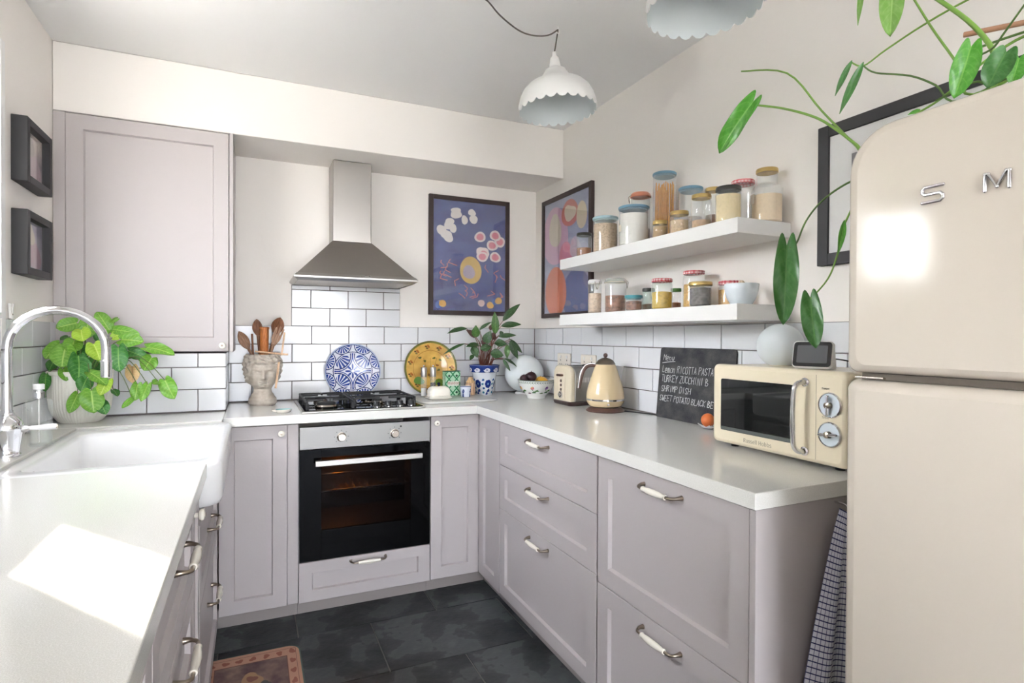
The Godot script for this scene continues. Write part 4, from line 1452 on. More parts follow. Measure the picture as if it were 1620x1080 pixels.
func leaf(par: Node3D, b: Vector3, tp: Vector3, w: float, heart: bool, m: Material, fold := 0.25, arch := 0.1, face := Vector3.ZERO) -> void:
	b -= par.position
	tp -= par.position
	var ax := (tp - b).normalized()
	var L := (tp - b).length()
	var nn := face
	if nn == Vector3.ZERO:
		nn = (Vector3(0, 1.45, 0.4) - (b + par.position)).normalized() + Vector3(rng.randf_range(-0.45, 0.45), 0.35 + rng.randf_range(-0.25, 0.3), rng.randf_range(-0.2, 0.2))
	nn = (nn - ax * nn.dot(ax)).normalized()
	var side := ax.cross(nn)
	var rows := []
	var N := 12
	var C := 5
	var tw := rng.randf_range(-0.2, 0.2)
	for i in N + 1:
		var t := float(i) / N
		var hw: float
		if heart:
			hw = w * 0.5 * pow(maxf(1.0 - t, 0.0), 0.75) * (0.62 + 1.65 * t) / 0.86
		else:
			hw = w * 0.5 * pow(sin(PI * pow(t, 0.8)), 0.85) if i > 0 and i < N else 0.0008
		var row := []
		for j in range(-C, C + 1):
			var s := float(j) / C
			var a := t * L
			if heart:
				a = L * (t - 0.17 * sin(PI * 0.8 * absf(s)) * pow(1.0 - t, 2.0) + 0.06 * pow(absf(s), 4.0) * (1.0 - t))
			var up := fold * absf(s) * hw + arch * L * (sin(PI * t) - 0.3 * t) - 0.12 * hw * sin(t * 9.0 + s * 4.0) * absf(s)
			row.append(b + ax * a + side * (s * hw) + nn * (up + tw * s * hw * t))
		rows.append(row)
	put(par, "leaf", MB.new().sheet(rows), m)

func stalk(par: Node3D, pts: Array, r0: float, r1: float, m: Material, called := "stalk") -> void:
	var p := []
	for q in pts:
		p.append(q - par.position)
	var s := spline(p, 5)
	var rad := []
	for i in s.size():
		rad.append(lerpf(r0, r1, float(i) / (s.size() - 1)))
	put(par, called, MB.new().tube(s, rad, 7), m)

func ribbed(prof: Array, ribs: int, deep: float) -> MB:
	var seg := ribs * 4
	var rings := []
	for p in prof:
		var ring := []
		for k in seg:
			var a := TAU * k / seg
			var r: float = p.x * (1.0 + deep * cos(a * ribs))
			ring.append(Vector3(cos(a) * r, p.y, sin(a) * r))
		rings.append(ring)
	return MB.new().loft(rings, true, false)

func left_counter_things() -> void:
	var c := Vector3(-0.622, YW, -2.772)
	var t := thing("potted_plant", "bushy bright green arrowhead plant in a ribbed cream pot", "plant", c)
	put(t, "pot", ribbed([Vector2(0.062, 0), Vector2(0.072, 0.006), Vector2(0.09, 0.03), Vector2(0.1, 0.06), Vector2(0.104, 0.1), Vector2(0.106, 0.19)], 56, 0.012), mat(col(236, 233, 222), 0.5), "ribbed cream pot")
	put(t, "pot_rim", MB.new().lathe([Vector2(0.1065, 0.188), Vector2(0.1085, 0.19), Vector2(0.1085, 0.2), Vector2(0.1065, 0.203), Vector2(0.099, 0.203), Vector2(0.098, 0.17)], 64), mat(col(236, 233, 222), 0.5))
	put(t, "soil", MB.new().lathe([Vector2(0.0985, 0.172), Vector2(0.06, 0.18), Vector2(0, 0.183)], 32), mat(col(70, 54, 42), 0.95))
	var gs := [leaf_mat(col(92, 150, 34), col(176, 204, 110), true, 1), leaf_mat(col(146, 186, 44), col(206, 222, 120), true, 2), leaf_mat(col(44, 112, 36), col(140, 182, 92), true, 3), leaf_mat(col(188, 158, 104), col(150, 110, 70), false, 4)]
	var sm := mat(col(92, 110, 52), 0.5)
	for a in SYN:
		var b := Vector3(a[0], a[1], a[2])
		var e := Vector3(a[3], a[4], a[5])
		b.x = maxf(b.x, XL + 0.03)
		e.x = maxf(e.x, XL + 0.03)
		leaf(t, b, e, a[6] * 1.18, true, gs[int(a[7])], 0.18, 0.07)
		var o := Vector3(c.x + (b.x - c.x) * 0.25, YW + 0.178, c.z + clampf((b.z - c.z) * 0.3, -0.05, 0.05))
		var mid := o.lerp(b, 0.55) + Vector3(0, 0.03 if b.y > 1.1 else 0.09, 0)
		stalk(t, [o, mid, b], 0.0022, 0.0013, sm)

	t = thing("soap_bottle", "clear square glass soap bottle with a pump behind the tap", "bottle", Vector3(-0.606, YW, -2.226), 0.5)
	var rg := []
	for e in [[0.026, 0.0], [0.029, 0.003], [0.029, 0.135], [0.027, 0.143], [0.014, 0.147], [0.0135, 0.152]]:
		rg.append(ring_xz(-e[0], -e[0], e[0], e[0], [0.006, 0.006, 0.006, 0.006], e[1], 3))
	put(t, "bottle_body", MB.new().loft(rg, true, false), glass(col(226, 234, 228), 0.1, 0.02))
	var lq := []
	for e in [[0.024, 0.006], [0.0255, 0.008], [0.0255, 0.07]]:
		lq.append(ring_xz(-e[0], -e[0], e[0], e[0], [0.005, 0.005, 0.005, 0.005], e[1], 3))
	put(t, "liquid", MB.new().loft(lq, true, true), glass(col(226, 232, 220), 0.16, 0.05))
	put(t, "collar", MB.new().lathe([Vector2(0.0165, 0.148), Vector2(0.0165, 0.166), Vector2(0.015, 0.168), Vector2(0, 0.168)], 24), mats.chrome)
	put(t, "pump", MB.new().lathe([Vector2(0.006, 0.168), Vector2(0.006, 0.174), Vector2(0.0145, 0.175), Vector2(0.0145, 0.19), Vector2(0.012, 0.192), Vector2(0, 0.192)], 20), glass(col(245, 246, 244), 0.7, 0.15))
	put(t, "dip_tube", MB.new().tube([Vector3(0, 0.01, 0), Vector3(0, 0.15, 0)], 0.0025, 8), mats.white_plastic)

	t = thing("clothes_peg", "small white clothes peg standing open on the tile ledge by the window", "peg", Vector3(XL + 0.0055, 1.3235, -2.446), 0)
	for s in [-1.0, 1.0]:
		put(t, "jaw", MB.new().prism(PackedVector2Array([Vector2(s * 0.001, 0), Vector2(s * 0.009, 0.0), Vector2(s * 0.01, 0.012), Vector2(s * 0.018, 0.05), Vector2(s * 0.012, 0.051), Vector2(s * 0.002, 0.012)]), -0.0035, 0.0035), mats.white_plastic).rotation.y = PI / 2
	put(t, "spring", MB.new().tube([Vector3(-0.005, 0.014, 0.0), Vector3(0.005, 0.014, 0.0)], 0.003, 8), mats.nickel)

func calathea(c: Vector3) -> void:
	var t := thing("potted_plant", "dark green calathea with long narrow leaves in a blue painted pot", "plant", c)
	# painted pot: white ground, cobalt flowers, scrolls on the rim
	var img := paper(512, 192, col(226, 230, 236), 0.04, 5)
	for k in 6:
		var x := 42.0 + k * 85.0
		for j in 7:
			var a := TAU * j / 7
			blob(img, Vector2(x + 15 * cos(a), 70 + 15 * sin(a)), Vector2(12, 12), col(30, 52, 138))
		blob(img, Vector2(x, 70), Vector2(7, 7), col(120, 170, 205))
		for j in 4:
			blob(img, Vector2(x + 40 + 6 * sin(j * 2.0), 45 + j * 26), Vector2(9, 7), [col(38, 84, 150), col(56, 120, 150)][j % 2], 0.2, j)
		blob(img, Vector2(x - 6, 112), Vector2(13, 10), col(40, 66, 150), 0.25)
		blob(img, Vector2(x + 8, 130), Vector2(10, 8), col(30, 50, 132), 0.25)
	img.fill_rect(Rect2i(0, 156, 512, 36), col(24, 52, 118))
	img.fill_rect(Rect2i(0, 166, 512, 9), col(86, 156, 184))
	put(t, "pot", MB.new().lathe([Vector2(0, 0), Vector2(0.046, 0), Vector2(0.05, 0.005), Vector2(0.058, 0.06), Vector2(0.069, 0.11), Vector2(0.075, 0.134)], 40), tex_mat(img, 0.15), "white pot painted with blue flowers")
	var rim := paper(512, 64, col(36, 58, 128), 0.08, 6)
	for k in 9:
		var x := 28.0 + k * 57.0
		var p := []
		for i in 26:
			var a := i * 0.42
			p.append(Vector2(x + (17 - i * 0.5) * cos(a), 32 + (17 - i * 0.5) * sin(a)))
		line(rim, p, 3.0, col(226, 226, 236))
	put(t, "pot_rim", MB.new().lathe([Vector2(0.075, 0.134), Vector2(0.086, 0.137), Vector2(0.089, 0.168), Vector2(0.091, 0.174)], 40), tex_mat(rim, 0.15))
	put(t, "pot_lip", MB.new().lathe([Vector2(0.091, 0.174), Vector2(0.091, 0.178), Vector2(0.083, 0.178), Vector2(0.076, 0.15)], 40), mat(col(84, 100, 150), 0.2))
	put(t, "soil", MB.new().lathe([Vector2(0.08, 0.156), Vector2(0, 0.163)], 24), mat(col(60, 46, 38), 0.95))
	var gs := [leaf_mat(col(40, 74, 34), col(78, 116, 60), true, 11), leaf_mat(col(58, 100, 36), col(104, 144, 70), true, 12), leaf_mat(col(84, 52, 50), col(110, 76, 66), true, 13)]
	var sm := mat(col(124, 72, 56), 0.5)
	for a in CAL:
		var b := Vector3(a[0], a[1], a[2])
		var e := Vector3(a[3], a[4], a[5])
		e.z = maxf(e.z, ZB + 0.04)
		b.z = maxf(b.z, ZB + 0.04)
		leaf(t, b, e, a[6] * 1.4, false, gs[int(a[7])], 0.22, 0.08)
		var o := c + Vector3((b.x - c.x) * 0.22, 0.158, rng.randf_range(-0.03, 0.03))
		stalk(t, [o, o.lerp(b, 0.6) + Vector3(-(b.x - c.x) * 0.2, 0.02, 0), b], 0.0026, 0.0016, sm)

func fridge_plant() -> void:
	var c := Vector3(1.42, 1.665, -0.36)
	var t := thing("potted_plant", "climbing green philodendron trailing from the top of the fridge", "plant", c)
	put(t, "pot", MB.new().lathe([Vector2(0, 0), Vector2(0.07, 0), Vector2(0.075, 0.005), Vector2(0.095, 0.15), Vector2(0.098, 0.16), Vector2(0.09, 0.16), Vector2(0.085, 0.13), Vector2(0, 0.13)], 36), mat(col(222, 214, 204), 0.6))
	var gs := [leaf_mat(col(66, 142, 32), col(126, 182, 84), false, 21, 0.32), leaf_mat(col(48, 106, 38), col(92, 142, 72), false, 22, 0.32), leaf_mat(col(112, 158, 68), col(158, 192, 116), false, 23, 0.32)]
	for a in PHI:
		var w: float = a[6]
		leaf(t, Vector3(a[0], a[1], a[2]), Vector3(a[3], a[4], a[5]), w, w > 0.022, gs[int(a[7])], 0.3, 0.05, Vector3(-0.75, 0.25, 0.6) + Vector3(rng.randf_range(-0.2, 0.2), 0, rng.randf_range(-0.2, 0.2)))
	var sm := mat(col(118, 158, 66), 0.4)
	var sd := mat(col(84, 116, 54), 0.45)
	var k := 0
	for s in PHI_STEMS:
		var pts: Array = s[1].duplicate()
		var last: Vector3 = pts[pts.size() - 1]
		var root := c + Vector3(rng.randf_range(-0.04, 0.04), 0.13, rng.randf_range(-0.05, 0.05))
		if last.distance_to(root) > 0.1 and last.y < 2.1:
			pts.append(last.lerp(root, 0.5) + Vector3(0, 0.03, 0))
			pts.append(root)
		stalk(t, pts, s[0] * 0.8, s[0] * 1.25, sm if k % 3 != 2 else sd, "stem")
		k += 1
	put(t, "support_stick", MB.new().tube([Vector3(1.33, 1.895, -0.69) - c, Vector3(1.4, 1.86, -0.45) - c, Vector3(1.42, 1.79, -0.36) - c], 0.0055, 10), mat(col(178, 134, 104), 0.6), "thin brown cane")

# ---------------------------------------------------------------- things on the back worktop
func ss(a: float, b: float, x: float) -> float:
	var k := clampf((x - a) / (b - a), 0.0, 1.0)
	return k * k * (3 - 2 * k)

func gs2(x: float, y: float, cx: float, cy: float, sx: float, sy: float) -> float:
	return exp(-((x - cx) * (x - cx) / (sx * sx) + (y - cy) * (y - cy) / (sy * sy)))

func bust() -> void:
	var t := thing("head_planter", "weathered stone head planter holding wooden utensils", "planter", Vector3(0.045, YW, -3.1), 0.05)
	var cv := Curve.new()
	var pr := [[0.0, 0.058], [0.012, 0.066], [0.03, 0.064], [0.05, 0.052], [0.066, 0.042], [0.08, 0.041], [0.09, 0.046], [0.105, 0.055], [0.125, 0.063], [0.15, 0.069], [0.175, 0.074], [0.2, 0.076], [0.225, 0.073], [0.242, 0.067], [0.252, 0.062]]
	var f := FastNoiseLite.new()
	f.seed = 5
	f.frequency = 9.0
	var rows := []
	var NS := 144
	for i in 127:
		var y := 0.252 * i / 126.0
		var R := 0.06
		for j in pr.size() - 1:
			if y >= pr[j][0] and y <= pr[j + 1][0]:
				R = lerpf(pr[j][1], pr[j + 1][1], ss(0, 1, (y - pr[j][0]) / (pr[j + 1][0] - pr[j][0])))
		var row := []
		for k in NS + 1:
			var a := -PI + TAU * k / NS
			var aa := absf(a)
			var r := R * (1.0 + 0.06 * cos(a) * ss(0.07, 0.12, y))
			var line_y := 0.207 - 0.06 * ss(0.55, 1.15, aa) - 0.04 * ss(1.15, 1.6, aa)
			var hair := ss(line_y - 0.008, line_y + 0.006, y) * ss(0.09, 0.11, y)
			var wave := 0.5 + 0.5 * sin(y * 260.0 + 3.0 * sin(a * 5.0) + 5.0 * f.get_noise_2d(a * 0.1, y))
			r += hair * (0.009 + 0.006 * wave + 0.004 * sin(a * 17.0 + y * 90.0))
			var face := 1.0 - hair
			var d := 0.017 * gs2(a, y, 0, 0.134, 0.13, 0.0075) + 0.015 * gs2(a, y, 0, 0.15, 0.085, 0.022)
			for s in [-1.0, 1.0]:
				d += 0.007 * gs2(a, y, s * 0.38, 0.179, 0.26, 0.006)
				d -= 0.017 * gs2(a, y, s * 0.38, 0.164, 0.17, 0.008)
				d += 0.0125 * gs2(a, y, s * 0.39, 0.1625, 0.125, 0.0048)
				d -= 0.004 * gs2(a, y, s * 0.39, 0.1618, 0.14, 0.0012)
				d += 0.006 * gs2(a, y, s * 0.62, 0.141, 0.22, 0.014)
				d -= 0.006 * gs2(a, y, s * 0.3, 0.118, 0.08, 0.012)
			d += 0.0115 * gs2(a, y, 0, 0.1172, 0.24, 0.0034) + 0.0115 * gs2(a, y, 0, 0.1082, 0.19, 0.004) - 0.009 * gs2(a, y, 0, 0.1128, 0.27, 0.0014) - 0.006 * gs2(a, y, 0, 0.101, 0.2, 0.003)
			r += face * d
			r += 0.013 * gs2(a, y, 0, 0.093, 0.3, 0.0075) - 0.006 * gs2(a, y, 0, 0.078, 0.7, 0.007)
			r += 0.0009 * f.get_noise_3d(cos(a) * 0.35, sin(a) * 0.35, y * 5.0)
			row.append(Vector3(r * sin(a), y, r * cos(a) * 0.95))
		rows.append(row)
	var st := mat(Color.WHITE, 0.92)
	st.albedo_texture = noise_tex(0.02, ramp([[0.0, col(176, 165, 150)], [0.4, col(190, 180, 166)], [0.6, col(198, 189, 176)], [1.0, col(210, 203, 192)]]), 256, FastNoiseLite.TYPE_SIMPLEX_SMOOTH, 8, 5)
	tri_map(st, 6.0, false)
	var m := MB.new().sheet(rows)
	put(t, "head", m, st)
	var rim := MB.new().lathe([Vector2(0.064, 0.2505), Vector2(0.055, 0.25), Vector2(0.05, 0.2), Vector2(0, 0.2)], 40)
	put(t, "hollow", rim, st)
	put(t, "underside", MB.new().lathe([Vector2(0, 0.0005), Vector2(0.058, 0.0005)], 32), st)

func wood(c: Color, sd: int) -> StandardMaterial3D:
	var m := mat(Color.WHITE, 0.55)
	m.albedo_texture = noise_tex(0.03, ramp([[0.0, c.darkened(0.3)], [0.5, c], [1.0, c.lightened(0.15)]]), 128, FastNoiseLite.TYPE_SIMPLEX, sd, 3)
	tri_map(m, 6.0, false)
	m.uv1_scale = Vector3(30, 4, 30)
	return m

# wooden spoon from a foot inside the planter to a head; local y runs up the handle
func spoon(called: String, label: String, foot: Vector3, top: Vector3, bw: float, bl: float, m: Material, face := 0.0, cat := "spoon") -> Node3D:
	var t := thing(called, label, cat, foot, 0, "wooden utensils in the head planter")
	var d := top - foot
	var L := d.length()
	var y := d.normalized()
	var x := y.cross(Vector3(sin(face), 0, cos(face))).normalized()
	t.basis = Basis(x, y, x.cross(y))
	put(t, "handle", MB.new().tube([Vector3.ZERO, Vector3(0, (L - bl) * 0.6, 0), Vector3(0, L - bl, 0)], [0.005, 0.006, 0.0075], 10), m)
	var rows := []
	for i in 13:
		var a := float(i) / 12
		var hw := bw / 2 * pow(sin(PI * clampf(a * 0.93 + 0.07, 0, 1)), 0.7) + 0.0008
		var row := []
		for k in 13:
			var b := TAU * k / 12
			row.append(Vector3(hw * cos(b), L - bl + bl * a, 0.006 * sin(b) * sin(PI * clampf(a, 0.08, 0.97)) - 0.012 * sin(PI * a) * (1.0 - cos(b) * cos(b))))
		rows.append(row)
	put(t, "bowl", MB.new().sheet(rows), m)
	return t

func planar(mb: MB, r: float) -> MB:
	for i in mb.v.size():
		var p := mb.v[i]
		mb.t[i] = Vector2(p.x / r * 0.5 + 0.5, p.z / r * 0.5 + 0.5)
	return mb

func plate(label: String, c: Vector3, r: float, lean: float, img: Image, back: Color) -> void:
	var t := thing("plate", label, "plate", c)
	t.basis = Basis(Vector3.RIGHT, PI / 2 - lean)
	var face := MB.new().lathe([Vector2(0, 0.0), Vector2(r * 0.6, 0.0), Vector2(r * 0.66, 0.004), Vector2(r * 0.97, 0.015), Vector2(r, 0.017)], 64, 60.0)
	put(t, "face", planar(face, r), tex_mat(img, 0.1))
	put(t, "back", MB.new().lathe([Vector2(r, 0.017), Vector2(r, 0.014), Vector2(r * 0.66, 0.0), Vector2(r * 0.6, -0.006), Vector2(0, -0.006)], 64, 60.0), mat(back, 0.2))

func blue_plate_img() -> Image:
	var n := 320
	var img := Image.create(n, n, false, Image.FORMAT_RGB8)
	var white := col(222, 226, 236)
	var blue := col(38, 66, 144)
	var dk := col(28, 44, 104)
	for y in n:
		for x in n:
			var p := Vector2(x - n / 2.0, y - n / 2.0) / (n / 2.0)
			var r := p.length()
			var a := p.angle()
			var c := white
			if r > 0.97:
				c = col(170, 184, 214)
			# eight fans cut from circles on the rim and in the corners
			for k in 4:
				var q := Vector2.from_angle(PI / 4 + k * PI / 2)
				var e := p - q * 0.78
				var f := p - q * 0.5
				if e.length() < 0.5 and r < 0.66:
					c = white
					if f.length() < 0.27:
						c = blue if fposmod((f - q * 0.3).angle() * 3.4, 1.0) < 0.6 else white
					if e.length() > 0.465:
						c = dk
				elif e.length() > 0.53 and e.length() < 0.56 and r < 0.66:
					c = blue
			if r > 0.7 and r < 0.95:
				for k in 8:
					var q := Vector2.from_angle(k * PI / 4 + PI / 8)
					var e := p - q * 1.02
					if e.length() < 0.29:
						c = blue if fposmod(e.angle() * 2.6, 1.0) < 0.62 else white
					elif e.length() > 0.315 and e.length() < 0.345:
						c = dk
			if absf(r - 0.7) < 0.013 or absf(r - 0.955) < 0.01:
				c = dk
			if r < 0.3:
				var lobes := absf(cos(a * 4.0))
				if r < 0.27 * (0.35 + 0.65 * pow(lobes, 2.0)) and lobes > 0.55 and r > 0.05:
					c = blue
			img.set_pixel(x, y, c)
	return img

func yellow_plate_img() -> Image:
	var img := paper(256, 256, col(212, 168, 84), 0.1, 14)
	for y in 256:
		for x in 256:
			var r := Vector2(x - 128, y - 128).length() / 128.0
			if r > 0.93:
				img.set_pixel(x, y, col(116, 116, 52) if r < 0.985 else col(96, 92, 50))
			elif absf(r - 0.66) < 0.008:
				img.set_pixel(x, y, col(160, 112, 48))
	for k in 11:
		var p := Vector2(128, 128) + Vector2.from_angle(k * TAU / 11) * 102
		for j in 4:
			blob(img, p + Vector2.from_angle(j * 1.7) * 7, Vector2(6, 4), [col(150, 84, 40), col(112, 96, 44), col(92, 66, 36), col(168, 106, 44)][j], 0.2)
	for k in 10:
		var p := Vector2(128 + 50 * sin(k * 2.4), 120 + 44 * cos(k * 1.7))
		blob(img, p, Vector2(7, 5), [col(104, 108, 50), col(140, 88, 44), col(84, 92, 44)][k % 3], 0.3, k)
	for k in 3:
		line(img, [Vector2(128, 190), Vector2(110 + 18 * k, 130), Vector2(96 + 32 * k, 80)], 0.9, col(96, 84, 44))
	blob(img, Vector2(70, 186), Vector2(26, 18), col(92, 132, 52), 0.15)
	blob(img, Vector2(170, 196), Vector2(26, 16), col(108, 138, 56), 0.15)
	return img

func back_counter_things() -> void:
	bust()
	var w1 := wood(col(150, 112, 84), 1)
	var w2 := wood(col(134, 84, 54), 2)
	var w3 := wood(col(190, 112, 52), 3)
	var w4 := wood(col(214, 176, 140), 4)
	spoon("wooden_spoon", "greyish wooden spoon leaning far left in the head planter", Vector3(0.02, 1.13, -3.1), Vector3(-0.062, 1.29, -3.08), 0.046, 0.095, w1)
	spoon("wooden_spoon", "dark wooden spoon standing behind the orange rolling pin", Vector3(0.035, 1.13, -3.115), Vector3(0.018, 1.352, -3.125), 0.046, 0.08, w2)
	spoon("wooden_spoon", "large reddish wooden spoon, the tallest utensil in the head planter", Vector3(0.062, 1.13, -3.115), Vector3(0.128, 1.362, -3.12), 0.068, 0.085, w2, 0.5)
	var f := thing("wooden_spatula", "pronged wooden fork in front of the tallest spoon", "spatula", Vector3(0.066, 1.13, -3.085), 0, "wooden utensils in the head planter")
	f.rotation.z = -0.3
	put(f, "handle", MB.new().tube([Vector3.ZERO, Vector3(0, 0.1, 0)], [0.005, 0.007], 10), w1)
	put(f, "blade", MB.new().prism(PackedVector2Array([Vector2(-0.006, 0.09), Vector2(0.006, 0.09), Vector2(0.022, 0.13), Vector2(0.026, 0.185), Vector2(0.018, 0.19), Vector2(0.015, 0.15), Vector2(0.011, 0.152), Vector2(0.01, 0.195), Vector2(0.002, 0.196), Vector2(0, 0.154), Vector2(-0.004, 0.152), Vector2(-0.008, 0.19), Vector2(-0.016, 0.184), Vector2(-0.02, 0.13)]), -0.003, 0.003), w1)
	var pn := thing("rolling_pin", "short orange wooden rolling pin upright in the head planter", "rolling pin", Vector3(0.05, 1.128, -3.09), 0, "wooden utensils in the head planter")
	pn.rotation.z = -0.02
	put(pn, "roller", MB.new().lathe([Vector2(0, 0), Vector2(0.02, 0.001), Vector2(0.021, 0.006), Vector2(0.021, 0.172), Vector2(0.023, 0.174), Vector2(0.023, 0.182), Vector2(0.02, 0.185), Vector2(0, 0.186)], 24), w3)
	var sk := thing("wooden_stick", "thin dark wooden stick beside the rolling pin", "utensil", Vector3(0.005, 1.13, -3.09), 0, "wooden utensils in the head planter")
	put(sk, "rod", MB.new().tube([Vector3.ZERO, Vector3(-0.008, 0.148, 0.01)], [0.004, 0.005], 8), w2)
	var tg := thing("wooden_tongs", "pale wooden toaster tongs hanging over the head planter's right side", "tongs", Vector3(0.1, 1.182, -3.05), 0, "wooden utensils in the head planter")
	put(tg, "crossbar", MB.new().tube([Vector3(-0.09, 0.01, 0.0), Vector3(0.06, -0.006, 0.014)], 0.0045, 8), w4)
	put(tg, "arm", MB.new().box(Vector3(-0.004, 0, -0.003), Vector3(0.004, 0.115, 0.003), 0.001), w4)
	tg.get_child(1).position = Vector3(0.03, -0.01, 0.012)
	tg.get_child(1).rotation.z = -0.12
	put(tg, "arm", MB.new().box(Vector3(-0.005, 0, -0.003), Vector3(0.005, 0.13, 0.003), 0.001), w4)
	tg.get_child(2).position = Vector3(0.003, -0.172, 0.012)
	tg.get_child(2).rotation.z = -0.12
	var d := thing("spoon_rest", "small oval dish glazed pale turquoise inside, beside the hob", "dish", Vector3(0.125, YW, -2.752), 0.3)
	var dm := MB.new()
	dm.xf = Transform3D(Basis.from_scale(Vector3(1.0, 1, 0.75)), Vector3.ZERO)
	dm.lathe([Vector2(0, 0), Vector2(0.026, 0), Vector2(0.034, 0.006), Vector2(0.037, 0.015), Vector2(0.0355, 0.0155)], 32)
	put(d, "dish_body", dm, mats.cream_ceramic)
	var di := MB.new()
	di.xf = dm.xf
	di.lathe([Vector2(0.0355, 0.0155), Vector2(0.032, 0.008), Vector2(0.02, 0.004), Vector2(0, 0.0035)], 32)
	put(d, "glaze", di, mat(col(158, 198, 192), 0.12), "pale turquoise glaze")
	put(d, "handle", MB.new().tube([Vector3(-0.034, 0.011, 0), Vector3(-0.05, 0.013, 0)], [0.006, 0.003], 10), mats.cream_ceramic)
	plate("large blue and white patterned plate leaning on the tiles behind the hob", Vector3(0.502, 1.0765, -3.225), 0.1495, 0.1, blue_plate_img(), col(220, 222, 228))
	plate("large ochre yellow plate with painted sprigs leaning on the tiles", Vector3(0.943, 1.084, -3.222), 0.1575, 0.12, yellow_plate_img(), col(180, 140, 80))
	# tray and what stands on it
	var tr := thing("glass_tray", "pale rounded glass tray on the worktop right of the hob", "tray")
	var rg := []
	for e in [[0.004, 0.0], [0.0, 0.003], [0.0, 0.008], [0.004, 0.0105]]:
		rg.append(ring_xz(0.787 + e[0], -3.18 + e[0], 1.2 - e[0], -2.8 - e[0], [0.04, 0.04, 0.04, 0.04], YW + e[1], 6))
	put(tr, "slab", MB.new().loft(rg), mat(col(222, 222, 216), 0.04))
	var y := YW + 0.0107
	var b := thing("butter_dish", "cream lidded butter dish with a dark knob on the tray", "butter dish", Vector3(0.905, y, -2.935), 0.05)
	var r0 := []
	for e in [[0.05, 0.034, 0.0], [0.062, 0.045, 0.004], [0.066, 0.048, 0.009], [0.066, 0.048, 0.012], [0.06, 0.043, 0.0125]]:
		r0.append(ring_xz(-e[0], -e[1], e[0], e[1], [0.02, 0.02, 0.02, 0.02], e[2], 5))
	put(b, "base", MB.new().loft(r0), mats.cream_ceramic)
	var r1 := []
	for e in [[0.059, 0.042, 0.013], [0.06, 0.043, 0.017], [0.056, 0.039, 0.02], [0.056, 0.039, 0.045], [0.053, 0.036, 0.056], [0.046, 0.029, 0.064], [0.036, 0.02, 0.068]]:
		r1.append(ring_xz(-e[0], -e[1], e[0], e[1], [0.018, 0.018, 0.018, 0.018], e[2], 5))
	put(b, "lid", MB.new().loft(r1), mats.cream_ceramic)
	put(b, "knob", moved(Vector3(0, 0.067, 0)).lathe([Vector2(0.007, 0), Vector2(0.005, 0.006), Vector2(0.0085, 0.011), Vector2(0.009, 0.016), Vector2(0.006, 0.021), Vector2(0, 0.022)], 16), mat(col(36, 40, 62), 0.2), "dark blue knob")
	for k in 2:
		var ml := thing("spice_mill", ["clear salt mill with steel cap, left of the two mills", "clear pepper mill with steel cap, right of the two mills"][k], "mill", Vector3([0.864, 0.917][k], y, -3.08), 0, "salt and pepper mills")
		put(ml, "jar", MB.new().lathe([Vector2(0, 0), Vector2(0.0165, 0), Vector2(0.0175, 0.002), Vector2(0.016, 0.108), Vector2(0.0155, 0.11)], 20), mats.jar)
		put(ml, "filling", MB.new().lathe([Vector2(0, 0.004), Vector2(0.0145, 0.004), Vector2(0.0145, [0.045, 0.075][k]), Vector2(0, [0.047, 0.077][k])], 20), mat([col(232, 228, 222), col(70, 56, 46)][k], 0.9))
		put(ml, "cap", MB.new().lathe([Vector2(0.0165, 0.108), Vector2(0.017, 0.11), Vector2(0.017, 0.158), Vector2(0.015, 0.162), Vector2(0, 0.162)], 20), mats.steel_side)
		put(ml, "finial", MB.new().lathe([Vector2(0.003, 0.162), Vector2(0.003, 0.166), Vector2(0.005, 0.169), Vector2(0.004, 0.173), Vector2(0, 0.174)], 12), mats.chrome)
	var tin := thing("salt_carton", "green and white lattice carton standing on the tray", "carton", Vector3(1.027, y, -3.09), 0.12)
	var im := paper(96, 144, col(176, 216, 184), 0.02, 3)
	for j in range(-4, 9):
		line(im, [Vector2(j * 24.0 - 72, -12), Vector2(j * 24.0 + 72, 156)] if j % 2 == 0 else [Vector2(0, 0), Vector2(0, 0)], 3.2, col(30, 128, 76))
		line(im, [Vector2(j * 24.0 + 72, -12), Vector2(j * 24.0 - 72, 156)] if j % 2 == 0 else [Vector2(0, 0), Vector2(0, 0)], 3.2, col(30, 128, 76))
	for e in [Vector2(24, 24), Vector2(72, 24), Vector2(72, 124), Vector2(24, 124)]:
		for s in range(-8, 9):
			for q in range(-8, 9):
				if absi(s) + absi(q) < 9:
					im.set_pixel(int(e.x) + s, int(e.y) + q, col(16, 64, 42))
	im.fill_rect(Rect2i(16, 56, 72, 30), col(218, 224, 212))
	var bx := MB.new().prism(PackedVector2Array([Vector2(-0.046, 0), Vector2(0.046, 0), Vector2(0.046, 0.134), Vector2(-0.046, 0.134)]), -0.02, 0.02)
	put(tin, "box", bx, tex_mat(im, 0.5))
	put(tin, "lid", MB.new().box(Vector3(-0.0465, 0.134, -0.0205), Vector3(0.0465, 0.139, 0.0205), 0.001), mat(col(34, 92, 62), 0.5))
	var tx := put(tin, "lettering", text_mesh("Maldon", 0.022, 0.0006), mat(col(176, 96, 84), 0.6))
	tx.position = Vector3(0.004, 0.0705, 0.0203)
	var mg := thing("small_cup", "small white cup with blue painted figure on the tray", "cup", Vector3(1.075, y, -2.985))
	var mi := paper(256, 96, col(216, 222, 234), 0.03, 31)
	for k in 4:
		var x := 32.0 + k * 64.0
		blob(mi, Vector2(x, 30), Vector2(10, 11), col(44, 62, 130), 0.2)
		blob(mi, Vector2(x + 3, 58), Vector2(7, 18), col(52, 72, 140), 0.15)
		blob(mi, Vector2(x, 29), Vector2(3, 3), col(220, 224, 232))
	mi.fill_rect(Rect2i(0, 0, 256, 4), col(84, 96, 140))
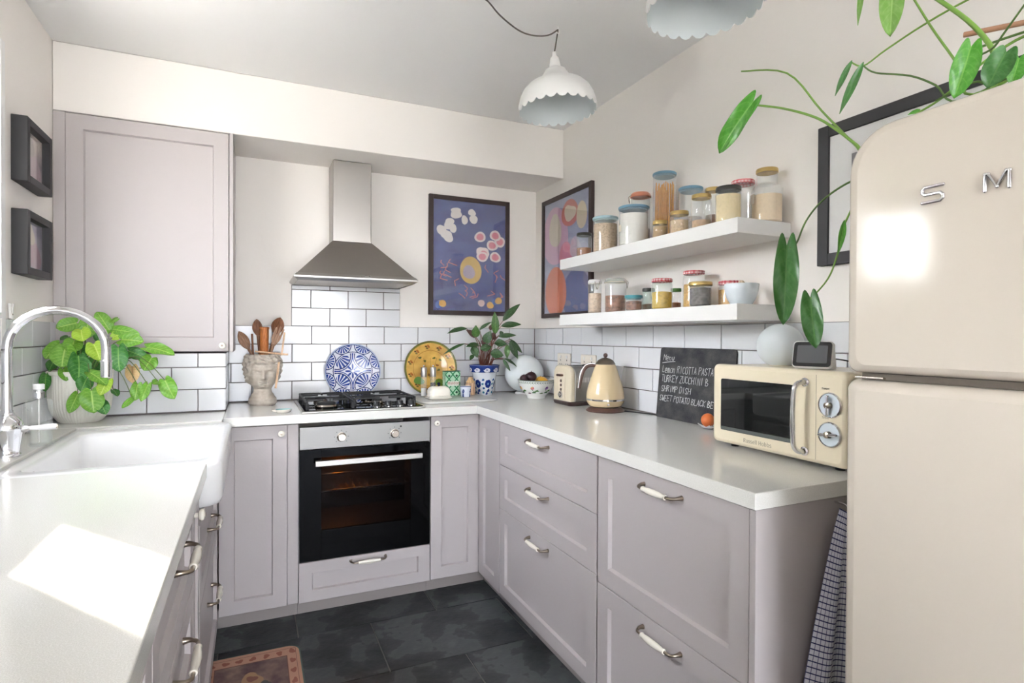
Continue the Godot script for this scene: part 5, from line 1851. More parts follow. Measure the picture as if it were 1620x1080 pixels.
	put(mg, "cup_body", MB.new().lathe([Vector2(0, 0), Vector2(0.024, 0), Vector2(0.0265, 0.003), Vector2(0.031, 0.058), Vector2(0.031, 0.06)], 32), tex_mat(mi, 0.15))
	put(mg, "inside", MB.new().lathe([Vector2(0.031, 0.06), Vector2(0.0285, 0.06), Vector2(0.025, 0.006), Vector2(0, 0.005)], 32), mats.ceramic)
	var sl := thing("wooden_cellar", "pale wooden salt cellar behind the small blue and white cup", "salt cellar", Vector3(1.142, y, -3.09))
	put(sl, "body", MB.new().lathe([Vector2(0, 0), Vector2(0.026, 0), Vector2(0.027, 0.004), Vector2(0.026, 0.062), Vector2(0.024, 0.066), Vector2(0, 0.066)], 28), w4)
	put(sl, "lid", MB.new().lathe([Vector2(0.024, 0.067), Vector2(0.025, 0.074), Vector2(0.017, 0.084), Vector2(0.013, 0.097), Vector2(0.008, 0.1), Vector2(0, 0.101)], 28), wood(col(220, 180, 130), 6))
	calathea(Vector3(1.252, YW, -3.15))
	var gl := thing("globe_lamp", "unlit frosted white glass globe on a small foot in the back corner", "lamp", Vector3(1.492, YW, -3.105))
	put(gl, "foot", MB.new().lathe([Vector2(0, 0), Vector2(0.052, 0), Vector2(0.055, 0.003), Vector2(0.05, 0.012), Vector2(0.042, 0.016)], 36), mats.white_plastic)
	var gg := mat(col(232, 238, 237), 0.18)
	gg.backlight_enabled = true
	gg.backlight = Color(0.25, 0.26, 0.26)
	var gp := []
	for i in 25:
		var a := PI * (i / 24.0)
		if 0.118 * sin(a) > 0.04 or i > 12:
			gp.append(Vector2(maxf(0.118 * sin(a), 0.0001), 0.124 - 0.113 * cos(a)))
	put(gl, "globe", MB.new().lathe(gp, 48, 60.0), gg)

# ---------------------------------------------------------------- things on the right worktop
func fruit(label: String, called: String, at: Vector3, r: Vector3, m: Material, group := "") -> Node3D:
	var t := thing(called, label, "fruit", at, rng.randf_range(0, 3.0), group)
	put(t, "flesh", MB.new().ball(Vector3.ZERO, r, 24, 16), m)
	put(t, "stem", MB.new().tube([Vector3(0, r.y * 0.97, 0), Vector3(0.002, r.y + 0.004, 0)], 0.0018, 6), wood(col(80, 60, 40), 9))
	return t

func right_counter_things() -> void:
	var bc := Vector3(1.455, YW, -2.87)
	var t := thing("fruit_bowl", "white footed bowl painted with flowers and a leaf border", "bowl", bc)
	var im := paper(512, 160, col(236, 236, 230), 0.02, 41)
	for k in 44:
		line(im, [Vector2(4 + k * 11.6, 10), Vector2(12 + k * 11.6, 17), Vector2(4 + k * 11.6, 24)], 1.3, col(92, 120, 96))
	im.fill_rect(Rect2i(0, 0, 512, 5), col(120, 150, 126))
	for k in 7:
		var x := 30.0 + k * 73.0
		blob(im, Vector2(x + 8, 58), Vector2(9, 13), [col(232, 178, 70), col(150, 112, 168), col(214, 120, 130)][k % 3], 0.12)
		blob(im, Vector2(x + 10, 52), Vector2(5, 6), [col(120, 90, 110), col(96, 64, 120), col(232, 190, 120)][k % 3])
		blob(im, Vector2(x - 14, 82), Vector2(12, 7), col(84, 128, 66), 0.2)
		blob(im, Vector2(x + 2, 96), Vector2(13, 6), col(58, 100, 60), 0.2)
		blob(im, Vector2(x + 30, 104), Vector2(11, 8), [col(110, 84, 92), col(96, 120, 80)][k % 2], 0.2)
		line(im, [Vector2(x - 20, 70), Vector2(x, 92), Vector2(x + 12, 70)], 1.4, col(90, 118, 70))
	put(t, "bowl_body", MB.new().lathe([Vector2(0.05, 0.0), Vector2(0.052, 0.006), Vector2(0.055, 0.016), Vector2(0.078, 0.036), Vector2(0.096, 0.066), Vector2(0.104, 0.1), Vector2(0.106, 0.104)], 48, 60.0), tex_mat(im, 0.12), "white bowl with painted flowers")
	put(t, "inside", MB.new().lathe([Vector2(0.106, 0.104), Vector2(0.102, 0.104), Vector2(0.092, 0.066), Vector2(0.07, 0.036), Vector2(0.04, 0.024), Vector2(0, 0.022)], 48, 60.0), mats.ceramic)
	put(t, "underside", MB.new().lathe([Vector2(0, 0.004), Vector2(0.05, 0.0)], 32), mats.ceramic)
	var plum := mat(col(58, 26, 34), 0.3)
	var g := "fruit in the painted bowl"
	fruit("dark plum highest in the fruit bowl", "plum", bc + Vector3(-0.034, 0.12, 0.006), Vector3(0.03, 0.029, 0.03), plum, g)
	fruit("dark plum at the left rim of the fruit bowl", "plum", bc + Vector3(-0.058, 0.106, -0.036), Vector3(0.026, 0.025, 0.026), plum, g)
	fruit("reddish plum in the middle, behind the highest plum", "plum", bc + Vector3(-0.022, 0.11, -0.058), Vector3(0.026, 0.026, 0.026), mat(col(84, 36, 44), 0.3), g)
	var lm := mat(col(238, 178, 40), 0.4)
	lm.normal_enabled = true
	lm.normal_texture = noise_tex(0.2, null, 128, FastNoiseLite.TYPE_CELLULAR, 2, 1, true, 1.0)
	lm.normal_scale = 0.3
	tri_map(lm, 8.0, false)
	fruit("large yellow mango resting along the front of the fruit bowl", "mango", bc + Vector3(0.022, 0.092, 0.038), Vector3(0.046, 0.028, 0.03), lm, g)
	fruit("yellow mango deep in the fruit bowl on the wall side", "mango", bc + Vector3(0.045, 0.09, -0.032), Vector3(0.03, 0.028, 0.034), lm, g)

	# sockets on the tiles
	for k in 2:
		var s := thing("wall_socket", ["cream double socket on the tiles nearer the back corner", "cream double socket on the tiles behind the toaster"][k], "socket", Vector3(XR - 0.0105, 1.132, [-2.86, -2.6][k]), -PI / 2, "wall sockets above the right worktop")
		put(s, "face_plate", MB.new().box(Vector3(-0.074, -0.043, 0), Vector3(0.074, 0.043, 0.009), 0.003), mat(col(232, 224, 212), 0.35))
		for e in [-0.036, 0.036]:
			put(s, "switch", MB.new().box(Vector3(e - 0.006, 0.016, 0.009), Vector3(e + 0.006, 0.03, 0.012), 0.001), mats.white_plastic)
			put(s, "pin_holes", MB.new().box(Vector3(e - 0.003, 0.0, 0.0088), Vector3(e + 0.003, 0.008, 0.0094)).box(Vector3(e - 0.014, -0.02, 0.0088), Vector3(e - 0.007, -0.016, 0.0094)).box(Vector3(e + 0.007, -0.02, 0.0088), Vector3(e + 0.014, -0.016, 0.0094)), mats.black)
	toaster()
	kettle()
	slate_board()
	microwave()

func toaster() -> void:
	var x0 := 1.432
	var x1 := 1.625
	var z0 := -2.622
	var z1 := -2.45
	var t := thing("toaster", "cream and steel toaster beside the kettle", "toaster")
	var b := []
	for e in [[0.012, 0.0], [0.004, 0.004], [0.0, 0.018], [0.004, 0.022]]:
		b.append(ring_xz(x0 - 0.008 + e[0], z0 - 0.004 + e[0], x1 + 0.004 - e[0], z1 + 0.004 - e[0], [0.02, 0.02, 0.02, 0.02], YW + e[1], 5))
	put(t, "base", MB.new().loft(b), mat(col(74, 58, 54), 0.3), "dark brown base")
	# rounded shell: outline across z and y, pulled along x
	var sh := func(xa: float, xb: float, g: float) -> MB:
		var rings := []
		for e in [[xa, 0.006], [xa + 0.004, 0.001], [xa + 0.008, 0.0], [xb - 0.008, 0.0], [xb - 0.004, 0.001], [xb, 0.006]]:
			rings.append(yz(rr(z0 - g + e[1], YW + 0.022, z1 + g - e[1], YW + 0.198 + g - e[1], [0.004, 0.004, 0.045, 0.045], 8), e[0]))
		return MB.new().loft(rings)
	put(t, "end_cap", sh.call(x0, x0 + 0.026, 0.003), mats.cream, "cream end cap")
	put(t, "end_cap", sh.call(x1 - 0.03, x1, 0.003), mats.cream)
	put(t, "shell", sh.call(x0 + 0.024, x1 - 0.028, 0.0), mats.steel_side)
	for k in 2:
		put(t, "bread_slot", MB.new().box(Vector3(x0 + 0.055, YW + 0.196, z0 + 0.05 + 0.048 * k), Vector3(x1 - 0.034, YW + 0.2, z0 + 0.074 + 0.048 * k), 0.001), mats.black)
	put(t, "warming_rack", MB.new().tube([Vector3(x0 + 0.09, YW + 0.204, z1 - 0.03), Vector3(x1 - 0.05, YW + 0.204, z1 - 0.03)], 0.0025, 8).tube([Vector3(x0 + 0.09, YW + 0.196, z1 - 0.03), Vector3(x0 + 0.09, YW + 0.204, z1 - 0.03)], 0.0025, 8), mats.black)
	for k in 12:
		put(t, "vent", MB.new().box(Vector3(x0 + 0.04 + 0.009 * k, YW + 0.118, z1), Vector3(x0 + 0.0435 + 0.009 * k, YW + 0.142, z1 + 0.0012), 0.0004), mat(col(232, 230, 226), 0.3))
	var xe := x0 - 0.0005
	var zm := (z0 + z1) / 2
	put(t, "control_plate", MB.new().box(Vector3(xe - 0.002, YW + 0.03, zm - 0.034), Vector3(xe, YW + 0.165, zm + 0.034), 0.0006), mat(col(226, 214, 190), 0.3))
	put(t, "lever", MB.new().box(Vector3(xe - 0.024, YW + 0.146, zm - 0.02), Vector3(xe - 0.002, YW + 0.156, zm + 0.02), 0.003), mats.brown)
	for k in 3:
		put(t, "button", moved(Vector3(xe - 0.002, YW + 0.122 - 0.022 * k, zm - 0.004), Vector3(0, 0, PI / 2)).lathe([Vector2(0.0075, 0), Vector2(0.0075, 0.002), Vector2(0.006, 0.0035), Vector2(0, 0.004)], 16), mats.brown)
	put(t, "dial", moved(Vector3(xe - 0.002, YW + 0.052, zm - 0.004), Vector3(0, 0, PI / 2)).lathe([Vector2(0.018, 0), Vector2(0.018, 0.006), Vector2(0.014, 0.008), Vector2(0.013, 0.004), Vector2(0.011, 0.004), Vector2(0.0105, 0.012), Vector2(0, 0.013)], 24), mats.chrome)

func kettle() -> void:
	var t := thing("kettle", "cream pear shaped electric kettle with steel lid and brown base", "kettle", Vector3(1.5, YW, -2.245), 0.0)
	t.rotation.y = -atan2(0.41, 0.91)
	put(t, "base", MB.new().lathe([Vector2(0, 0), Vector2(0.086, 0), Vector2(0.09, 0.004), Vector2(0.086, 0.009), Vector2(0.072, 0.02), Vector2(0, 0.02)], 48), mats.brown, "round brown power base")
	put(t, "lower_body", MB.new().lathe([Vector2(0, 0.021), Vector2(0.06, 0.021), Vector2(0.074, 0.026), Vector2(0.085, 0.042), Vector2(0.0875, 0.052)], 48), mats.kettle)
	put(t, "band", MB.new().lathe([Vector2(0.0875, 0.052), Vector2(0.0895, 0.053), Vector2(0.0895, 0.06), Vector2(0.0875, 0.061)], 48), mats.chrome)
	put(t, "body", MB.new().lathe([Vector2(0.0875, 0.061), Vector2(0.0875, 0.072), Vector2(0.0855, 0.09), Vector2(0.08, 0.115), Vector2(0.0725, 0.14), Vector2(0.064, 0.165), Vector2(0.056, 0.19), Vector2(0.048, 0.212), Vector2(0.044, 0.219)], 48, 60.0), mats.kettle)
	put(t, "lid", MB.new().lathe([Vector2(0.0455, 0.218), Vector2(0.0465, 0.221), Vector2(0.044, 0.224), Vector2(0.036, 0.236), Vector2(0.022, 0.245), Vector2(0.006, 0.249), Vector2(0.004, 0.253)], 40), mats.pewter)
	put(t, "lid_knob", moved(Vector3(0, 0.26, 0)).ball(Vector3.ZERO, Vector3.ONE * 0.0105, 18, 12), mats.brown)
	put(t, "handle", MB.new().tube(spline([Vector3(-0.045, 0.21, 0), Vector3(-0.062, 0.214, 0), Vector3(-0.088, 0.207, 0), Vector3(-0.106, 0.18, 0), Vector3(-0.116, 0.14, 0), Vector3(-0.122, 0.105, 0)], 5), [0.006, 0.007, 0.008, 0.009, 0.0095, 0.0095, 0.0095, 0.0095, 0.0095, 0.0095, 0.0095, 0.0095, 0.0092, 0.009, 0.009, 0.0088, 0.0086, 0.0084, 0.0082, 0.008, 0.0078, 0.0075, 0.007, 0.0065, 0.006, 0.005], 12), mats.brown, "curved brown handle")
	put(t, "handle_inlay", MB.new().tube(spline([Vector3(-0.05, 0.219, 0.002), Vector3(-0.064, 0.2215, 0.002), Vector3(-0.092, 0.214, 0.002), Vector3(-0.1125, 0.184, 0.002), Vector3(-0.1225, 0.142, 0.002), Vector3(-0.127, 0.108, 0.002)], 5), 0.0038, 8), mats.chrome)
	put(t, "spout", MB.new().loft([[Vector3(0.04, 0.214, -0.016), Vector3(0.04, 0.214, 0.016), Vector3(0.085, 0.208, 0.004), Vector3(0.085, 0.208, -0.004)], [Vector3(0.066, 0.15, -0.016), Vector3(0.066, 0.15, 0.016), Vector3(0.0725, 0.15, 0.004), Vector3(0.0725, 0.15, -0.004)]], true, true, false), mats.steel_side, "steel spout")
	put(t, "switch", MB.new().box(Vector3(-0.006, 0.034, 0.0815), Vector3(0.006, 0.044, 0.0875), 0.002), mats.chrome)
	var c := thing("power_cord", "thin black cord running from the kettle base along the worktop", "cord")
	put(c, "cable", MB.new().tube(spline([Vector3(1.57, YW + 0.003, -2.19), Vector3(1.6, YW + 0.003, -2.12), Vector3(1.622, YW + 0.003, -2.05), Vector3(1.628, YW + 0.003, -1.98), Vector3(1.628, YW + 0.003, -1.9)], 6), 0.0028, 8), mats.black)

# chalk strokes: letters on a 4 x 6 grid, strokes parted by a bar
const CHALK := {"M": "00 06 23 46 40", "e": "02 32 34 14 03 01 10 30", "n": "00 04|03 24 33 30", "u": "04 01 10 31 34|34 30", "L": "06 00 40", "m": "00 04|03 14 20|24 34 40", "o": "10 01 03 14 34 43 41 30 10", "R": "00 06 36 45 34 03|23 40", "I": "20 26", "C": "45 26 05 01 20 41", "O": "10 01 05 16 36 45 41 30 10", "T": "06 46|26 20", "A": "00 26 40|12 32", "P": "00 06 36 45 34 03", "S": "45 26 05 13 32 41 20 01", "U": "06 01 10 30 41 46", "K": "00 06|46 03 40", "E": "46 06 00 40|03 33", "Y": "06 23 46|23 20", "Z": "06 46 00 40", "H": "00 06|40 46|03 43", "N": "00 06 40 46", "B": "00 06 35 34 03 42 41 30 00", "D": "00 06 36 44 42 30 00", "W": "06 10 23 30 46", "L2": "06 00 40"}

func chalk(img: Image, s: String, at: Vector2, w: float, h: float, slant: float) -> void:
	var x := at.x
	for ch in s:
		if ch == " ":
			x += w * 0.8
			continue
		if not CHALK.has(ch):
			continue
		var jy := rng.randf_range(-0.06, 0.06) * h
		for st in CHALK[ch].split("|"):
			var p := []
			for q in st.split(" "):
				var gx := float(q.substr(0, 1).to_int()) / 4.0
				var gy := float(q.substr(1, 1).to_int()) / 6.0
				p.append(Vector2(x + gx * w + gy * h * slant + rng.randf_range(-0.6, 0.6), at.y - gy * h + jy + rng.randf_range(-0.6, 0.6)))
			line(img, p, 1.15, col(206, 208, 206).darkened(rng.randf_range(0, 0.2)))
		x += w * 1.32

func slate_board() -> void:
	var t := thing("menu_slate", "dark slate board with a chalked menu leaning on the tiles", "slate board", Vector3(1.607, YW + 0.001, -1.79))
	t.rotation = Vector3(0, -PI / 2, 0)
	var im := paper(460, 340, col(58, 58, 60), 0.1, 51)
	var f := FastNoiseLite.new()
	f.frequency = 0.15
	for y in 340:
		for x in 460:
			var k := f.get_noise_2d(x, y)
			if k > 0.25:
				im.set_pixel(x, y, im.get_pixel(x, y).lightened(0.05))
	chalk(im, "Menu", Vector2(22, 62), 15, 26, 0.25)
	line(im, [Vector2(18, 76), Vector2(60, 70), Vector2(104, 66)], 1.3, col(204, 206, 204))
	chalk(im, "Lemon RICOTTA PASTA", Vector2(22, 120), 13.5, 32, 0.1)
	chalk(im, "TURKEY ZUCCHINI B", Vector2(20, 166), 14, 32, 0.1)
	chalk(im, "SHRIMP DISH", Vector2(24, 212), 14, 28, 0.1)
	chalk(im, "SWEET POTATO BLACK BE", Vector2(16, 258), 13, 27, 0.15)
	var o := put(t, "slate", MB.new().prism(rr(-0.215, 0, 0.215, 0.302, [0.006, 0.006, 0.014, 0.014], 4), -0.004, 0.004), tex_mat(im, 0.8))
	o.rotation.x = -0.085
	var e := thing("egg_ornament", "orange ball sitting in a white shell beside the microwave", "ornament", Vector3(1.562, YW, -1.65))
	put(e, "ball", moved(Vector3(0, 0.034, 0)).ball(Vector3.ZERO, Vector3(0.025, 0.026, 0.025), 22, 16), mat(col(222, 118, 62), 0.45), "orange ball")
	for k in 6:
		var a := k * TAU / 6
		var rows := []
		for i in 7:
			var s := i / 6.0
			var row := []
			for j in range(-2, 3):
				var q := j / 2.0
				var d := Vector3(cos(a), 0, sin(a)) * (0.004 + 0.034 * s) + Vector3(-sin(a), 0, cos(a)) * q * 0.014 * sin(PI * clampf(s, 0.1, 0.93)) + Vector3(0, 0.003 + 0.014 * s * s + 0.004 * q * q, 0)
				row.append(d)
			rows.append(row)
		put(e, "petal", MB.new().sheet(rows), mats.ceramic)

func microwave() -> void:
	var x0 := 1.356
	var z0 := -1.414
	var z1 := -0.955
	var y0 := YW + 0.013
	var y1 := 1.186
	var t := thing("microwave", "cream retro microwave with chrome handle and two dials", "microwave")
	var sh := []
	for e in [[0.0, 0.012], [0.003, 0.005], [0.009, 0.001], [0.016, 0.0], [0.034, 0.0]]:
		sh.append(yz(rr(z0 + e[1], y0 + e[1], z1 - e[1], y1 - e[1], [0.014, 0.014, 0.014, 0.014], 5), x0 + e[0]))
	put(t, "front_panel", MB.new().loft(sh), mats.cream)
	put(t, "case", MB.new().box(Vector3(x0 + 0.034, y0 + 0.004, z0 + 0.004), Vector3(XR - 0.016, y1 - 0.003, z1 - 0.004), 0.006), mats.cream)
	for fx in [x0 + 0.05, XR - 0.05]:
		for fz in [z0 + 0.05, z1 - 0.05]:
			put(t, "foot", moved(Vector3(fx, YW, fz)).lathe([Vector2(0, 0), Vector2(0.012, 0), Vector2(0.014, 0.013), Vector2(0, 0.0165)], 14), mats.black)
	put(t, "window_pane", MB.new().prism(rr(-0.133, -0.0805, 0.133, 0.0805, [0.006, 0.006, 0.006, 0.006], 4), 0.0, 0.003), mat(col(30, 32, 32), 0.03), "dark mirrored glass")
	t.get_child(t.get_child_count() - 1).position = Vector3(x0, 1.061, -1.24)
	t.get_child(t.get_child_count() - 1).rotation.y = -PI / 2
	put(t, "window_strip", MB.new().box(Vector3(x0 - 0.0035, 0.981, -1.372), Vector3(x0, 0.992, -1.108), 0.0004), mat(col(92, 96, 94), 0.15))
	var seam := -1.04
	put(t, "door_seam", MB.new().box(Vector3(x0 - 0.0004, y0 + 0.012, seam), Vector3(x0 + 0.002, y1 - 0.012, seam + 0.0012)), mat(col(150, 140, 120), 0.6))
	put(t, "handle", MB.new().tube(spline([Vector3(x0, 1.152, -1.072), Vector3(x0 - 0.02, 1.152, -1.073), Vector3(x0 - 0.034, 1.142, -1.076), Vector3(x0 - 0.037, 1.12, -1.079), Vector3(x0 - 0.038, 1.06, -1.08), Vector3(x0 - 0.037, 0.998, -1.079), Vector3(x0 - 0.034, 0.976, -1.076), Vector3(x0 - 0.02, 0.966, -1.073), Vector3(x0, 0.966, -1.072)], 4), 0.0068, 14), mats.chrome, "chrome bar handle")
	for yy in [1.152, 0.966]:
		put(t, "handle_rose", moved(Vector3(x0, yy, -1.072), Vector3(0, 0, PI / 2)).lathe([Vector2(0.012, 0), Vector2(0.012, 0.003), Vector2(0.008, 0.006)], 18), mats.chrome)
	var k := 0
	for yy in [1.098, 1.022]:
		var d := put(t, "dial", moved(Vector3(x0, yy, -0.998), Vector3(0, 0, PI / 2)).lathe([Vector2(0.033, 0), Vector2(0.033, 0.004), Vector2(0.0305, 0.007), Vector2(0.0285, 0.004)], 36), mats.chrome)
		put(d, "dial_face", moved(Vector3(x0, yy, -0.998), Vector3(0, 0, PI / 2)).lathe([Vector2(0.029, 0.0045), Vector2(0.012, 0.0055), Vector2(0, 0.0055)], 32), mat(col(206, 216, 222), 0.25), "pale blue dial face")
		put(d, "pointer", moved(Vector3(x0 - 0.006, yy, -0.998), Vector3([0.0, PI / 2 - 0.1][k], 0, 0)).box(Vector3(-0.012, -0.026, -0.004), Vector3(0, 0.026, 0.004), 0.003), mats.chrome)
		put(d, "hub", moved(Vector3(x0 - 0.005, yy, -0.998), Vector3(0, 0, PI / 2)).lathe([Vector2(0.009, 0), Vector2(0.008, 0.012), Vector2(0, 0.014)], 16), mats.pewter)
		var lb := put(t, "dial_lettering", text_mesh(["Power", "Timer"][k], 0.008, 0.0003), mat(col(110, 104, 92), 0.6))
		lb.position = Vector3(x0 - 0.0003, yy + 0.042, -1.012)
		lb.rotation.y = -PI / 2
		k += 1
	var br := put(t, "lettering", text_mesh("Russell Hobbs", 0.0165, 0.0004), mat(col(150, 142, 124), 0.3, 0.4))
	br.position = Vector3(x0 - 0.0004, 0.9605, -1.232)
	br.rotation.y = -PI / 2

	var s := thing("smart_speaker", "pale grey fabric ball speaker on the microwave", "speaker", Vector3(1.535, y1 - 0.003, -1.305))
	var fb := mat(col(214, 220, 222), 0.85)
	fb.normal_enabled = true
	fb.normal_texture = noise_tex(0.3, null, 256, FastNoiseLite.TYPE_CELLULAR, 6, 1, true, 2.0)
	fb.normal_scale = 0.25
	tri_map(fb, 12.0, false)
	var pr := []
	for i in 21:
		var a := 0.55 + (PI - 0.55) * i / 20.0
		pr.append(Vector2(maxf(0.071 * sin(a), 0.0001), 0.062 - 0.07 * cos(a)))
	put(s, "shell", MB.new().lathe(pr, 40, 60.0), fb)
	put(s, "foot", MB.new().lathe([Vector2(0, 0), Vector2(0.033, 0), Vector2(0.037, 0.003)], 36), mats.cream_ceramic)
	var d := thing("smart_clock", "small white smart clock with a dark screen on the microwave", "smart clock", Vector3(1.445, y1 - 0.003, -1.118), -PI / 2 + 0.35)
	var rg := []
	for e in [[0.0, 0.004], [0.004, 0.0], [0.014, 0.0], [0.02, 0.003]]:
		var ring := []
		for p in rr(-0.053 + e[1], e[1], 0.053 - e[1], 0.077 - e[1], [0.011, 0.011, 0.011, 0.011], 4):
			ring.append(Vector3(p.x, p.y, 0.02 - e[0]))
		rg.append(ring)
	var bz := put(d, "case", MB.new().loft(rg), mats.white_plastic)
	bz.rotation.x = -0.25
	var bb := put(d, "back_body", MB.new().loft([ring_xz(-0.048, -0.05, 0.048, 0.008, [0.01, 0.01, 0.01, 0.01], 0.0, 4), ring_xz(-0.048, -0.035, 0.048, 0.0, [0.01, 0.01, 0.01, 0.01], 0.06, 4)]), mats.white_plastic)
	bb.position = Vector3(0, 0.001, 0.0)
	var bzl := put(d, "bezel", MB.new().prism(rr(-0.05, 0.003, 0.05, 0.074, [0.009, 0.009, 0.009, 0.009], 4), 0.0195, 0.0206), mat(col(38, 38, 40), 0.15))
	bzl.rotation.x = -0.25
	var scr := put(d, "screen", MB.new().prism(rr(-0.04, 0.013, 0.04, 0.064, [0.003, 0.003, 0.003, 0.003], 3), 0.0205, 0.0211), mat(col(98, 100, 102), 0.1), "grey screen")
	scr.rotation.x = -0.25
	put(d, "cable", MB.new().tube(spline([Vector3(0.03, 0.03, -0.04), Vector3(0.06, 0.026, -0.06), Vector3(0.11, 0.012, -0.09), Vector3(0.14, 0.006, -0.1)], 5), 0.002, 8), mats.black)

# ---------------------------------------------------------------- jars on the shelves
func gingham() -> StandardMaterial3D:
	var im := Image.create(64, 64, false, Image.FORMAT_RGB8)
	for y in 64:
		for x in 64:
			var a := int(x % 16 < 8)
			var b := int(y % 16 < 8)
			im.set_pixel(x, y, [col(240, 226, 224), col(222, 130, 134), col(196, 44, 58)][a + b])
	var m := tex_mat(im, 0.35)
	tri_map(m, 22.0, false)
	return m

func jar(called: String, label: String, x: float, y: float, z: float, r: float, h: float, lid: String, fill: Color, frac: float, opt := {}) -> void:
	var t := thing(called, label, "jar", Vector3(x, y, z), rng.randf_range(0, 6.0), "storage jars on the wall shelves")
	var lh := 0.014
	var nr: float = opt.get("neck", 0.92) * r
	var bh := h - lh
	var g: StandardMaterial3D = opt.get("glass", mats.jar)
	if lid in ["blue", "lightblue", "teal"]:
		lh = 0.017
		bh = h - lh * 0.7
		nr = r
	var sh: float = opt.get("shoulder", 0.86)
	put(t, "glass_body", MB.new().lathe([Vector2(0, 0.0), Vector2(r * 0.9, 0.0), Vector2(r, 0.005), Vector2(r, bh * sh), Vector2(lerpf(r, nr, 0.5), bh * (sh + 0.07)), Vector2(nr, bh * minf(sh + 0.11, 0.99)), Vector2(nr, bh)], 36), g)
	if frac > 0.0:
		var fm := mat(Color.WHITE, 0.95)
		var gr: float = opt.get("grain", 0.2)
		fm.albedo_texture = noise_tex(0.06, ramp([[0.0, fill.darkened(gr)], [0.45, fill], [1.0, fill.lightened(gr * 0.6)]]), 128, FastNoiseLite.TYPE_CELLULAR, called.length() + int(z * -10), 2)
		tri_map(fm, opt.get("scale", 12.0), false)
		var ft := bh * frac
		var fr := r - 0.003
		if opt.has("pasta"):
			for k in 46:
				var a := k * 2.4
				var q := fr * 0.92 * sqrt((k + 0.5) / 46.0)
				put(t, "pasta_strand", MB.new().tube([Vector3(cos(a) * q, 0.006, sin(a) * q), Vector3(cos(a + 0.2) * q, ft * (0.94 + 0.06 * sin(k * 1.7)), sin(a + 0.2) * q)], 0.0024, 5), fm)
		else:
			put(t, "filling", MB.new().lathe([Vector2(0, 0.004), Vector2(fr * 0.9, 0.004), Vector2(fr, 0.008), Vector2(fr, minf(ft, bh * sh)), Vector2(fr * 0.6, minf(ft, bh * sh) + 0.003), Vector2(0, minf(ft, bh * sh) + 0.002)], 32), fm)
	var lm: Material
	match lid:
		"gold": lm = mat(col(206, 178, 116), 0.3, 0.9)
		"dark": lm = mat(col(66, 64, 60), 0.35, 0.3)
		"check": lm = mats.gingham
		"blue": lm = mat(col(104, 144, 166), 0.4)
		"lightblue": lm = mat(col(170, 200, 208), 0.4)
		"teal": lm = mat(col(66, 150, 160), 0.4)
		"green": lm = mat(col(70, 124, 50), 0.4)
		"silver": lm = mats.steel_side
		_: lm = mat(col(200, 214, 210, ), 0.1)
	if lid == "clip":
		put(t, "lid", moved(Vector3(0, bh, 0)).lathe([Vector2(nr * 1.08, 0), Vector2(nr * 1.1, 0.004), Vector2(nr * 1.08, 0.01), Vector2(nr * 0.9, 0.017), Vector2(0, 0.018)], 36), opt.get("lid_mat", glass(col(196, 204, 190), 0.4, 0.05)))
		put(t, "seal", moved(Vector3(0, bh - 0.003, 0)).lathe([Vector2(nr, 0), Vector2(nr * 1.09, 0.0005), Vector2(nr * 1.09, 0.003), Vector2(nr, 0.0035)], 36), mat(opt.get("seal", col(206, 140, 120)), 0.6))
		put(t, "clasp", MB.new().tube(spline([Vector3(nr * 1.1, bh + 0.006, 0.01), Vector3(nr * 1.28, bh - 0.004, 0.01), Vector3(nr * 1.24, bh - 0.03, 0.0), Vector3(nr * 1.28, bh - 0.004, -0.01), Vector3(nr * 1.1, bh + 0.006, -0.01)], 5), 0.0016, 8), mats.nickel)
		put(t, "clasp_hinge", MB.new().tube(spline([Vector3(-nr * 1.1, bh + 0.006, 0.01), Vector3(-nr * 1.2, bh - 0.002, 0.0), Vector3(-nr * 1.1, bh + 0.006, -0.01)], 5), 0.0018, 8), mats.nickel)
	elif lid in ["blue", "lightblue", "teal"]:
		put(t, "lid", moved(Vector3(0, bh - lh * 0.3, 0)).lathe([Vector2(0, 0.0), Vector2(r * 0.86, 0.0), Vector2(r * 0.88, lh * 0.28), Vector2(r * 1.03, lh * 0.32), Vector2(r * 1.05, lh * 0.5), Vector2(r * 1.05, lh * 0.86), Vector2(r * 1.0, lh), Vector2(0, lh)], 40), lm)
	else:
		put(t, "lid", moved(Vector3(0, bh - 0.002, 0)).lathe([Vector2(nr * 1.0, 0), Vector2(nr * 1.07, 0.001), Vector2(nr * 1.07, lh * 0.8), Vector2(nr * 1.02, lh), Vector2(nr * 0.94, lh), Vector2(nr * 0.92, lh * 0.9), Vector2(0, lh * 0.92)], 40), lm)
	if opt.has("tag"):
		var lb := MB.new()
		var rows := []
		for i in 2:
			var row := []
			for k in 9:
				var a: float = opt.tag - 0.42 + 0.84 * k / 8.0 - t.rotation.y * -1.0
				row.append(Vector3(cos(a) * (r + 0.0006), h * (0.36 + 0.17 * i), sin(a) * (r + 0.0006)))
			rows.append(row)
		lb.sheet(rows)
		put(t, "paper_tag", lb, mat(col(232, 222, 204), 0.8))

